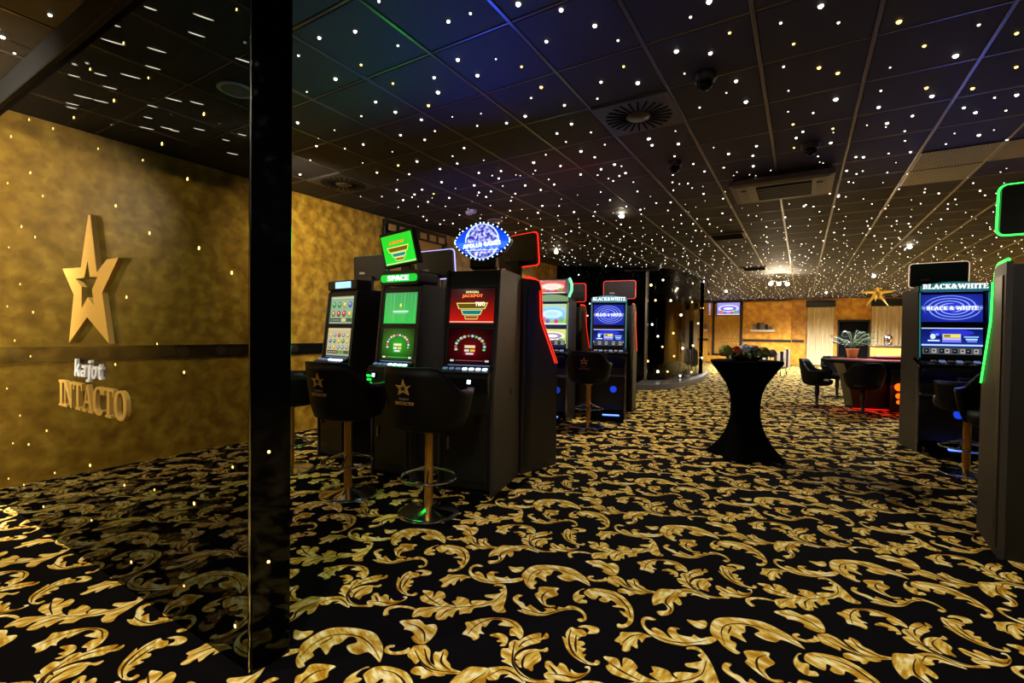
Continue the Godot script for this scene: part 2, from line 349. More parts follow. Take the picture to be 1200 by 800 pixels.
func make_materials() -> void:
	M.black = mat(Color(0.018, 0.018, 0.021), 0.4)
	M.black_gloss = mat(Color(0.012, 0.012, 0.015), 0.07)
	M.black_gloss.metallic_specular = 0.3
	M.black_matte = mat(Color(0.018, 0.018, 0.02), 0.85)
	M.black_matte.metallic_specular = 0.25
	M.side = mat(Color(0.14, 0.12, 0.105), 0.5)
	M.side_dark = mat(Color(0.10, 0.09, 0.085), 0.55)
	M.booth = mat(Color(0.01, 0.01, 0.013), 0.06)
	M.booth.metallic_specular = 0.3
	M.leather = mat(Color(0.014, 0.013, 0.014), 0.5)
	M.leather.metallic_specular = 0.3
	M.chrome = mat(Color(0.75, 0.75, 0.76), 0.12, 1.0)
	M.steel = mat(Color(0.5, 0.48, 0.46), 0.3, 1.0)
	M.brass = mat(Color(0.8, 0.6, 0.26), 0.3, 0.85)
	M.gold_letter = mat(Color(0.72, 0.58, 0.28), 0.45, 0.25)
	M.silver_letter = mat(Color(0.82, 0.84, 0.88), 0.35)
	M.logo = mat(Color(0.62, 0.47, 0.2), 0.6)
	M.logo_grey = mat(Color(0.4, 0.38, 0.36), 0.6)
	M.white = mat(Color(0.85, 0.83, 0.8), 0.55)
	M.grey = mat(Color(0.42, 0.41, 0.4), 0.55)
	M.plinth = mat(Color(0.34, 0.33, 0.33), 0.35)
	M.tile = mat(Color(0.118, 0.102, 0.1), 0.75)
	M.bar = mat(Color(0.3, 0.27, 0.25), 0.33, 0.3)
	M.vent = mat(Color(0.2, 0.185, 0.175), 0.5)
	M.cassette = mat(Color(0.26, 0.23, 0.215), 0.45)
	M.cloth = mat(Color(0.02, 0.02, 0.022), 0.9)
	M.cloth.metallic_specular = 0.1
	M.curtain = mat(Color(0.86, 0.8, 0.66), 0.8)
	M.red = mat(Color(0.5, 0.05, 0.06), 0.4)
	M.red_felt = mat(Color(0.55, 0.06, 0.08), 0.7)
	M.rim = mat(Color(0.55, 0.53, 0.52), 0.2, 0.8)
	M.wood_dark = mat(Color(0.12, 0.075, 0.05), 0.5)
	M.leaf = mat(Color(0.28, 0.42, 0.16), 0.6)
	M.leaf_pale = mat(Color(0.42, 0.48, 0.25), 0.6)
	M.terracotta = mat(Color(0.55, 0.28, 0.14), 0.7)
	M.star_white = glow(Color(1.0, 0.97, 0.9), 7.0)
	M.star_warm = glow(Color(1.0, 0.82, 0.42), 5.0)
	M.star_small = glow(Color(1.0, 0.95, 0.85), 3.2)
	M.led_warm = glow(Color(1.0, 0.8, 0.42), 6.0)
	M.lamp_warm = glow(Color(1.0, 0.9, 0.72), 40.0)
	M.lens = glow(Color(1.0, 0.93, 0.8), 60.0)
	M.button_white = glow(Color(0.75, 0.88, 1.0), 3.5)
	M.button_green = glow(Color(0.1, 0.95, 0.3), 1.6)
	M.button_dim = glow(Color(0.5, 0.6, 0.8), 0.5)
	var p := mat(Color(0.012, 0.01, 0.008, 0.5), 0.02)
	p.metallic_specular = 0.12
	p.transparency = BaseMaterial3D.TRANSPARENCY_ALPHA
	M.pane = p
	# mottled gold wall paint
	var w := mat(Color(1, 1, 1), 0.42)
	w.albedo_texture = ImageTexture.create_from_image(noise_img(512, 7, 0.017, 6, Color(0.47, 0.34, 0.07), Color(0.68, 0.51, 0.14), Color(0.84, 0.7, 0.28)))
	w.uv1_triplanar = true
	w.uv1_world_triplanar = true
	w.uv1_scale = Vector3(0.62, 0.62, 0.62)
	M.gold_wall = w
	var w2: StandardMaterial3D = w.duplicate()
	w2.albedo_texture = ImageTexture.create_from_image(noise_img(256, 11, 0.016, 4, Color(0.7, 0.45, 0.09), Color(0.83, 0.6, 0.15), Color(0.92, 0.72, 0.26)))
	M.orange_wall = w2
	M.gold_panel = mat(Color(0.72, 0.55, 0.24), 0.55)

func catmull(p: PackedVector2Array, sub: int, closed := true) -> PackedVector2Array:
	var out := PackedVector2Array()
	var n := p.size()
	for i in (n if closed else n - 1):
		var a := p[(i + n - 1) % n] if closed else p[maxi(i - 1, 0)]
		var b := p[i]
		var c := p[(i + 1) % n]
		var d := p[(i + 2) % n] if closed else p[mini(i + 2, n - 1)]
		for k in sub:
			var t := float(k) / sub
			out.append(0.5 * ((2.0 * b) + (c - a) * t + (2.0 * a - 5.0 * b + 4.0 * c - d) * t * t + (3.0 * b - a - 3.0 * c + d) * t * t * t))
	if not closed:
		out.append(p[n - 1])
	return out

# the woven acanthus scrolls: one repeat, drawn from leaf outlines
func carpet_image() -> Image:
	var W := 1000
	var im := Image.create(W, W, false, Image.FORMAT_RGB8)
	im.fill(Color(0.03, 0.027, 0.035))
	var nz := FastNoiseLite.new()
	nz.seed = 3
	nz.frequency = 0.018
	nz.fractal_octaves = 3
	var fine := FastNoiseLite.new()
	fine.seed = 5
	fine.frequency = 0.06
	var deep := Color(0.66, 0.47, 0.1)
	var ochre := Color(0.84, 0.71, 0.32)
	var cream := Color(0.96, 0.92, 0.73)
	for li in LEAVES.size():
		var raw: Array = LEAVES[li]
		var p := PackedVector2Array()
		for k in range(0, raw.size(), 2):
			p.append(Vector2(raw[k] * W, -raw[k + 1] * W))
		p = catmull(p, 4)
		var lo := p[0]
		var hi := p[0]
		for q in p:
			lo = lo.min(q)
			hi = hi.max(q)
		var long := (hi - lo)
		var dirv := (Vector2(1, 0.35) if long.x > long.y else Vector2(0.4, 1)).normalized()
		for y in range(int(lo.y), int(hi.y) + 1):
			var xs := []
			for k in p.size():
				var a := p[k]
				var b := p[(k + 1) % p.size()]
				if (a.y <= y) != (b.y <= y):
					xs.append(a.x + (y - a.y) / (b.y - a.y) * (b.x - a.x))
			xs.sort()
			for k in range(0, xs.size() - 1, 2):
				for x in range(int(ceil(xs[k])), int(floor(xs[k + 1])) + 1):
					var e := minf(x - xs[k], xs[k + 1] - x)
					var across_leaf := x * dirv.y - y * dirv.x
					var along_leaf := x * dirv.x + y * dirv.y
					var t := 0.52 + 0.85 * nz.get_noise_2d(across_leaf * 1.7, along_leaf * 0.35) + 0.45 * nz.get_noise_2d(x * 0.5, y * 0.5) + 0.12 * fine.get_noise_2d(across_leaf * 1.6, along_leaf * 0.4)
					var c := deep.lerp(ochre, clampf(t * 2.0, 0, 1)) if t < 0.5 else ochre.lerp(cream, clampf(t * 2.0 - 1.0, 0, 1))
					if e < 2.5:
						c = c.lerp(Color(0.45, 0.28, 0.07), 0.55)
					im.set_pixel(posmod(x, W), posmod(y, W), c)
	for li in VEINS.size():
		var raw: Array = VEINS[li]
		var p := PackedVector2Array()
		for k in range(0, raw.size(), 2):
			p.append(Vector2(raw[k] * W, -raw[k + 1] * W))
		p = catmull(p, 24, false)
		for k in p.size():
			var f := float(k) / p.size()
			var r := 4.5 * (1.0 - 0.6 * absf(f * 2.0 - 1.0))
			for y in range(int(p[k].y - r), int(p[k].y + r) + 1):
				for x in range(int(p[k].x - r), int(p[k].x + r) + 1):
					if Vector2(x, y).distance_to(p[k]) < r:
						im.set_pixel(posmod(x, W), posmod(y, W), Color(0.17, 0.1, 0.04))
	# woven grain
	for y in W:
		for x in W:
			if (x * 7 + y * 13) % 5 == 0:
				var c := im.get_pixel(x, y)
				var g := 0.9 + 0.12 * fine.get_noise_2d(x * 9.0, y * 9.0)
				im.set_pixel(x, y, Color(c.r * g, c.g * g, c.b * g))
	im.convert(Image.FORMAT_RGB8)
	return im

# ---------------------------------------------------------------- pictures on the game screens
func disc(im: Image, cx: float, cy: float, rx: float, ry: float, c: Color) -> void:
	for y in range(maxi(0, int(cy - ry)), mini(im.get_height(), int(cy + ry) + 1)):
		for x in range(maxi(0, int(cx - rx)), mini(im.get_width(), int(cx + rx) + 1)):
			if pow((x - cx) / rx, 2) + pow((y - cy) / ry, 2) <= 1.0:
				im.set_pixel(x, y, c)

func band(im: Image, x0: float, x1: float, x2: float, x3: float, y0: int, y1: int, c: Color) -> void:
	for y in range(y0, y1):
		var t := float(y - y0) / (y1 - y0)
		im.fill_rect(Rect2i(int(lerpf(x0, x2, t)), y, int(lerpf(x1, x3, t) - lerpf(x0, x2, t)), 1), c)

func grad(w: int, h: int, a: Color, b: Color) -> Image:
	var im := Image.create(w, h, false, Image.FORMAT_RGB8)
	for y in h:
		im.fill_rect(Rect2i(0, y, w, 1), a.lerp(b, float(y) / h))
	return im

func pic_jackpot(bg0: Color, bg1: Color) -> Image:
	var im := grad(160, 128, bg0, bg1)
	band(im, 22, 138, 32, 128, 52, 76, Color(0.95, 0.9, 0.45))
	band(im, 27, 133, 35, 125, 56, 73, Color(0.4, 0.32, 0.05))
	band(im, 40, 120, 48, 112, 78, 98, Color(0.95, 0.95, 0.6))
	band(im, 44, 116, 50, 110, 81, 95, Color(0.05, 0.5, 0.5))
	band(im, 54, 106, 58, 102, 100, 114, Color(0.9, 0.9, 0.5))
	band(im, 57, 103, 60, 100, 102, 111, Color(0.6, 0.3, 0.1))
	im.fill_rect(Rect2i(0, 121, 160, 4), Color(0.95, 0.8, 0.7))
	return im

func pic_menu(bg: Color, hub: Color) -> Image:
	var im := Image.create(160, 128, false, Image.FORMAT_RGB8)
	for y in 128:
		for x in 160:
			var d := Vector2((x - 80) / 80.0, (y - 64) / 64.0).length()
			im.set_pixel(x, y, bg.lerp(bg.darkened(0.75), clampf(d * 0.8, 0, 1)))
	var cs := [Color(0.9, 0.85, 0.6), Color(0.8, 0.3, 0.2), Color(0.6, 0.75, 0.95), Color(0.3, 0.7, 0.3), Color(0.95, 0.95, 0.95)]
	for k in 14:
		var a := -PI * 0.08 + PI * 1.16 * k / 13.0 + PI
		var x := 80 + 52 * cos(a)
		var y := 66 + 40 * sin(a)
		disc(im, x, y, 8, 7, Color(0.05, 0.05, 0.05))
		disc(im, x, y, 6, 5, cs[k % 5])
		disc(im, x + 1, y + 1, 3, 2.5, cs[(k + 2) % 5])
	im.fill_rect(Rect2i(58, 58, 44, 40), hub)
	im.fill_rect(Rect2i(61, 61, 38, 10), Color(0.95, 0.9, 0.7))
	im.fill_rect(Rect2i(61, 76, 17, 8), Color(0.9, 0.95, 0.9))
	im.fill_rect(Rect2i(82, 76, 17, 8), Color(0.95, 0.85, 0.3))
	im.fill_rect(Rect2i(66, 88, 28, 7), Color(0.9, 0.9, 0.95))
	im.fill_rect(Rect2i(10, 114, 14, 7), Color(0.85, 0.9, 0.85))
	im.fill_rect(Rect2i(136, 114, 14, 7), Color(0.85, 0.9, 0.85))
	im.fill_rect(Rect2i(30, 116, 100, 2), bg.lightened(0.4))
	return im

func pic_reels(cols: int, rows: int, bg: Color, frame: Color, sd: int) -> Image:
	var im := grad(160, 128, bg.lightened(0.2), bg)
	var r := RandomNumberGenerator.new()
	r.seed = sd
	var cs := [Color(0.85, 0.75, 0.3), Color(0.75, 0.25, 0.2), Color(0.35, 0.4, 0.75), Color(0.3, 0.6, 0.3), Color(0.7, 0.5, 0.25), Color(0.55, 0.6, 0.65)]
	im.fill_rect(Rect2i(6, 4, 148, 9), Color(0.8, 0.75, 0.6))
	var cw := 148.0 / cols
	var rh := 84.0 / rows
	for j in rows:
		for i in cols:
			var x := 6 + (i + 0.5) * cw
			var y := 18 + (j + 0.5) * rh
			im.fill_rect(Rect2i(int(x - cw / 2 + 1), int(y - rh / 2 + 1), int(cw - 2), int(rh - 2)), bg.lightened(0.35))
			var c: Color = cs[r.randi() % 6]
			disc(im, x, y, cw * 0.36, rh * 0.36, c.darkened(0.4))
			disc(im, x, y - rh * 0.04, cw * 0.3, rh * 0.28, c)
			disc(im, x - cw * 0.06, y - rh * 0.1, cw * 0.14, rh * 0.12, c.lightened(0.6))
	im.fill_rect(Rect2i(6, 104, 74, 14), Color(0.1, 0.1, 0.1))
	im.fill_rect(Rect2i(84, 104, 30, 14), frame)
	im.fill_rect(Rect2i(118, 104, 36, 14), Color(0.25, 0.35, 0.2))
	for k in 6:
		im.fill_rect(Rect2i(12 + k * 11, 108, 7, 6), Color(0.75, 0.7, 0.6))
	im.fill_rect(Rect2i(0, 121, 160, 7), Color(0.6, 0.65, 0.6))
	return im

func pic_oval(bg: Color, bright: Color) -> Image:
	var im := Image.create(192, 112, false, Image.FORMAT_RGB8)
	for y in 112:
		for x in 192:
			var p := Vector2((x - 96) / 96.0, (y - 54) / 56.0)
			var d := p.length()
			var c := bg.darkened(0.35).lerp(bg, clampf(1.3 - d, 0, 1))
			var k := absf(fposmod(d * 5.2 + p.angle() * 0.35, 1.0) - 0.5)
			if d < 0.95 and d > 0.3 and k > 0.36:
				c = bright.lerp(bg, 0.2 + 0.3 * d)
			if absf(p.y) < 0.2:
				c = c.lerp(bright, 0.55 * (1.0 - absf(p.y) / 0.2))
			im.set_pixel(x, y, c)
	return im

func pic_blue_menu() -> Image:
	var im := grad(192, 96, Color(0.04, 0.07, 0.3), Color(0.1, 0.16, 0.55))
	im.fill_rect(Rect2i(0, 0, 192, 5), Color(0.7, 0.8, 1.0))
	disc(im, 96, 24, 70, 16, Color(0.16, 0.18, 0.75))
	im.fill_rect(Rect2i(66, 30, 60, 44), Color(0.35, 0.45, 0.85))
	im.fill_rect(Rect2i(68, 32, 56, 18), Color(0.85, 0.8, 0.3))
	im.fill_rect(Rect2i(72, 36, 20, 10), Color(0.4, 0.35, 0.2))
	im.fill_rect(Rect2i(68, 54, 56, 6), Color(0.85, 0.75, 0.95))
	im.fill_rect(Rect2i(68, 64, 56, 5), Color(0.55, 0.45, 0.9))
	disc(im, 36, 44, 9, 14, Color(0.75, 0.85, 1.0))
	im.fill_rect(Rect2i(20, 62, 38, 7), Color(0.8, 0.88, 1.0))
	disc(im, 50, 34, 6, 6, Color(0.4, 0.55, 0.95))
	im.fill_rect(Rect2i(134, 42, 46, 7), Color(0.5, 0.7, 0.98))
	im.fill_rect(Rect2i(140, 54, 36, 8), Color(0.65, 0.8, 1.0))
	im.fill_rect(Rect2i(144, 66, 30, 5), Color(0.5, 0.6, 0.95))
	im.fill_rect(Rect2i(0, 84, 192, 8), Color(0.65, 0.8, 1.0))
	return im

func pic_fruit(bg: Color, a: Color, b: Color) -> Image:
	var im := grad(160, 96, bg.lightened(0.25), bg)
	disc(im, 80, 46, 74, 30, a)
	disc(im, 80, 46, 58, 20, b)
	disc(im, 80, 46, 36, 11, a.lightened(0.4))
	disc(im, 30, 72, 14, 12, Color(0.9, 0.4, 0.2))
	disc(im, 56, 80, 12, 10, Color(0.5, 0.35, 0.7))
	disc(im, 104, 80, 12, 10, Color(0.85, 0.25, 0.3))
	disc(im, 132, 72, 14, 12, Color(0.4, 0.7, 0.3))
	im.fill_rect(Rect2i(0, 90, 160, 6), Color(0.9, 0.95, 0.9))
	return im

func pic_strip() -> Image:
	var im := Image.create(160, 20, false, Image.FORMAT_RGB8)
	im.fill(Color(0.35, 0.38, 0.42))
	for k in 8:
		var x := 4 + k * 19 + (k % 3) * 2
		im.fill_rect(Rect2i(x, 3, 13, 14), Color(0.75, 0.72, 0.68) if k % 2 else Color(0.04, 0.04, 0.06))
		im.fill_rect(Rect2i(x + 3, 7, 6, 5), Color(0.15, 0.13, 0.2) if k % 2 else Color(0.5, 0.5, 0.55))
	return im

func pic_planet() -> Image:
	var im := Image.create(192, 128, false, Image.FORMAT_RGB8)
	var n := FastNoiseLite.new()
	n.seed = 21
	n.frequency = 0.06
	for y in 128:
		for x in 192:
			var p := Vector2((x - 96) / 60.0, (y - 64) / 60.0)
			var d := p.length()
			var c := Color(0.03, 0.12, 0.6).lerp(Color(0.08, 0.3, 0.95), clampf(1.0 - absf(p.y), 0, 1))
			if d < 0.92:
				var t := clampf(0.5 + 1.2 * n.get_noise_2d(x, y), 0, 1)
				c = Color(0.12, 0.12, 0.55).lerp(Color(0.8, 0.82, 0.95), t)
			elif d < 1.0:
				c = Color(0.75, 0.85, 1.0)
			if y > 66 and y < 88 and absf(p.x) < 1.45:
				c = c.lerp(Color(0.25, 0.45, 1.0), 0.75)
			if (y == 92 or y == 93 or y == 100) and absf(p.x) < 1.0:
				c = Color(0.8, 0.9, 1.0)
			im.set_pixel(x, y, c)
	return im

func pic_plain(a: Color, b: Color, marks: Color) -> Image:
	var im := grad(160, 128, a, b)
	for k in 9:
		im.fill_rect(Rect2i(10 + k * 17, 4, 5, 120), a.lerp(b, 0.5).lightened(0.08 * (k % 3)))
	disc(im, 80, 52, 5, 8, Color(0.8, 0.85, 0.3))
	im.fill_rect(Rect2i(44, 74, 76, 8), marks)
	im.fill_rect(Rect2i(50, 84, 62, 3), marks.darkened(0.2))
	return im

func make_pictures() -> void:
	T.red_top = screen_mat(pic_jackpot(Color(0.14, 0.03, 0.06), Color(0.85, 0.1, 0.05)), 1.0)
	T.red_low = screen_mat(pic_menu(Color(0.42, 0.03, 0.06), Color(0.55, 0.05, 0.05)), 0.9)
	T.green_topper = screen_mat(pic_jackpot(Color(0.1, 0.78, 0.15), Color(0.06, 0.85, 0.2)), 1.25)
	T.green_mid = screen_mat(pic_plain(Color(0.1, 0.55, 0.28), Color(0.12, 0.72, 0.27), Color(0.6, 0.9, 0.75)), 1.25)
	T.green_low = screen_mat(pic_menu(Color(0.06, 0.7, 0.14), Color(0.1, 0.6, 0.2)), 1.1)
	T.reels_a = screen_mat(pic_reels(4, 2, Color(0.35, 0.55, 0.38), Color(0.85, 0.8, 0.5), 4), 1.1)
	T.reels_b = screen_mat(pic_reels(5, 3, Color(0.68, 0.62, 0.4), Color(0.3, 0.6, 0.3), 9), 1.1)
	T.oval = screen_mat(pic_oval(Color(0.12, 0.2, 0.75), Color(0.85, 0.9, 1.0)), 1.3)
	T.blue = screen_mat(pic_blue_menu(), 1.35)
	T.fruit_a = screen_mat(pic_fruit(Color(0.6, 0.75, 0.2), Color(0.5, 0.75, 0.75), Color(0.8, 0.9, 0.9)), 1.15)
	T.fruit_b = screen_mat(pic_fruit(Color(0.75, 0.8, 0.3), Color(0.95, 0.95, 0.8), Color(0.6, 0.5, 0.75)), 1.15)
	T.fruit_c = screen_mat(pic_fruit(Color(0.85, 0.25, 0.2), Color(0.95, 0.8, 0.7), Color(1.0, 0.95, 0.9)), 1.1)
	T.strip = screen_mat(pic_strip(), 0.8)
	T.planet = screen_mat(pic_planet(), 1.6)
	T.back_red = screen_mat(pic_oval(Color(0.7, 0.06, 0.1), Color(0.95, 0.85, 0.85)), 1.2)

# a picture on a thin slab: front face towards +z
func slab(w: float, h: float, d: float) -> ArrayMesh:
	var st := SurfaceTool.new()
	st.begin(Mesh.PRIMITIVE_TRIANGLES)
	st.set_smooth_group(-1)
	var c := [Vector3(-w / 2, h / 2, 0), Vector3(w / 2, h / 2, 0), Vector3(w / 2, -h / 2, 0), Vector3(-w / 2, -h / 2, 0)]
	var uv := [Vector2(0, 0), Vector2(1, 0), Vector2(1, 1), Vector2(0, 1)]
	for k in [0, 1, 2, 0, 2, 3]:
		st.set_uv(uv[k])
		st.add_vertex(c[k])
	for k in 4:
		var l := (k + 1) % 4
		var back := Vector3(0, 0, -d)
		for q in [[c[k], uv[k]], [c[k] + back, uv[k]], [c[l] + back, uv[l]], [c[k], uv[k]], [c[l] + back, uv[l]], [c[l], uv[l]]]:
			st.set_uv(q[1])
			st.add_vertex(q[0])
	st.generate_normals()
	return st.commit()

func text(called: String, s: String, cap: float, wide: float, depth: float, m: Material, parent: Node, at: Transform3D, serif := false, slant := 0.0) -> MeshInstance3D:
	var f := SystemFont.new()
	f.font_names = PackedStringArray(["Droid Serif" if serif else "Droid Sans"])
	f.font_weight = 700
	var t := TextMesh.new()
	t.font = f
	t.text = s
	t.font_size = 64
	t.pixel_size = 0.01
	t.depth = 0.1
	t.curve_step = 2.0
	var arr := t.get_mesh_arrays()
	var v: PackedVector3Array = arr[Mesh.ARRAY_VERTEX]
	var lo := v[0]
	var hi := v[0]
	for p in v:
		lo = lo.min(p)
		hi = hi.max(p)
	var mid := (lo + hi) * 0.5
	for k in v.size():
		var q := (v[k] - mid) * Vector3(wide / (hi.x - lo.x), cap / (hi.y - lo.y), depth / (hi.z - lo.z))
		q.x += q.y * slant
		v[k] = q
	arr[Mesh.ARRAY_VERTEX] = v
	var am := ArrayMesh.new()
	am.add_surface_from_arrays(Mesh.PRIMITIVE_TRIANGLES, arr)
	return put(called, am, m, parent, at)

func area_light(parent: Node, at: Transform3D, size: Vector2, c: Color, e: float) -> void:
	var l := AreaLight3D.new()
	l.area_size = size
	l.light_color = c
	l.light_energy = e
	l.shadow_enabled = true
	l.area_range = 40.0
	l.name = "screen_glow"
	parent.add_child(l, true)
	l.transform = at * Transform3D(Basis(Vector3.UP, PI), Vector3(0, 0, 0.01))

# ---------------------------------------------------------------- slot machines
func screen(called: String, m: Material, w: float, h: float, parent: Node, at: Transform3D) -> MeshInstance3D:
	return put(called, slab(w, h, 0.012), m, parent, at)

# tall cabinet with two stacked screens in a leaning face; faces +z, base front edge at z = 0
func upright(called: String, label: String, at: Vector3, turn: float, w: float, top: float, pics: Array, sw: float, sh: float, group: String) -> Node3D:
	var t := thing(called, label, "slot machine", at, turn, group)
	var lean := deg_to_rad(6.0)
	var prof := PackedVector2Array([Vector2(0, 0.05), Vector2(0, 0.64), Vector2(0.07, 0.84), Vector2(0.09, 0.975), Vector2(0.07, 1.005), Vector2(-0.06, 1.05), Vector2(-0.06 - (top - 1.03) * tan(lean), top), Vector2(-0.64, top), Vector2(-0.64, 0.05)])
	var st := begin()
	across(st, prof, -w / 2 + 0.022, w / 2 - 0.022)
	obj("cabinet", st, M.black, t)
	st = begin()
	box(st, Vector3(0, 0.025, -0.33), Vector3(w - 0.06, 0.05, 0.58))
	obj("plinth", st, M.black_matte, t)
	var side := PackedVector2Array([Vector2(0.012, 0.0), Vector2(0.012, 0.62), Vector2(0.0, 0.95), Vector2(-0.03, 1.03), Vector2(-0.035 - (top - 1.03) * tan(lean), top - 0.02), Vector2(-0.06 - (top - 1.03) * tan(lean), top + 0.012), Vector2(-0.66, top + 0.012), Vector2(-0.66, 0.0)])
	for s in [-1, 1]:
		st = begin()
		across(st, side, s * (w / 2 - 0.011) - 0.011, s * (w / 2 - 0.011) + 0.011)
		var p := obj("side_panel", st, M.side, t)
		st = begin()
		bev(st, Vector3(s * (w / 2 + 0.003), 0.82, -0.42), Vector3(0.01, 0.05, 0.025), 0.003)
		obj("lock", st, M.black, p)
	# screens in dark surrounds
	var y0 := 1.06
	var z_at := func(y: float) -> float: return -0.06 - (y - 1.03) * tan(lean)
	for k in 2:
		var yc: float = y0 + sh * 0.5 + 0.02 + (1 - k) * (sh + 0.045)
		var at2 := ax(0, yc, z_at.call(yc) + 0.012, 0, -lean)
		st = begin()
		X = at2
		for q in [[0, sh / 2 + 0.012, sw + 0.05, 0.024], [0, -sh / 2 - 0.012, sw + 0.05, 0.024], [sw / 2 + 0.012, 0, 0.024, sh], [-sw / 2 - 0.012, 0, 0.024, sh]]:
			bev(st, Vector3(q[0], q[1], -0.006), Vector3(q[2], q[3], 0.03), 0.004)
		var bz := obj("bezel", st, M.black, t)
		screen("screen", pics[k], sw, sh, bz, at2)
	# button deck
	st = begin()
	X = ax(0, 1.022, 0.0, 0, deg_to_rad(20.0))
	bev(st, Vector3(0, 0.012, 0), Vector3(w - 0.05, 0.028, 0.15), 0.006)
	var deck := obj("button_deck", st, M.black, t)
	for k in 7:
		st = begin()
		X = ax(0, 1.022, 0.0, 0, deg_to_rad(20.0))
		bev(st, Vector3((k - 3) * (w - 0.12) / 6.4, 0.031, 0.02), Vector3(0.04, 0.012, 0.028), 0.003)
		obj("button", st, M.button_white if k > 2 else M.button_dim, deck)
	st = begin()
	bev(st, Vector3(0, 1.066, -0.05), Vector3(w - 0.12, 0.01, 0.02), 0.003)
	obj("lit_strip_light", st, M.button_dim, deck)
	# coin door with lit acceptors
	st = begin()
	X = ax(0, 0.42, 0.006)
	bev(st, Vector3.ZERO, Vector3(w - 0.12, 0.62, 0.02), 0.006)
	var door := obj("door", st, M.black, t)
	st = begin()
	bev(st, Vector3(-w * 0.3, 0.42, 0.024), Vector3(0.02, 0.1, 0.02), 0.004)
	obj("handle", st, M.steel, door)
	for k in 2:
		st = begin()
		X = ax(-0.13 + k * 0.2, 0.945, 0.09, 0, deg_to_rad(-9))
		bev(st, Vector3.ZERO, Vector3(0.05, 0.055, 0.02), 0.004)
		var b := obj("acceptor", st, M.black_matte, t)
		st = begin()
		X = ax(-0.13 + k * 0.2, 0.945, 0.102, 0, deg_to_rad(-9))
		bev(st, Vector3.ZERO, Vector3(0.03, 0.032, 0.008), 0.002)
		obj("acceptor_light", st, M.button_white, b)
	return t

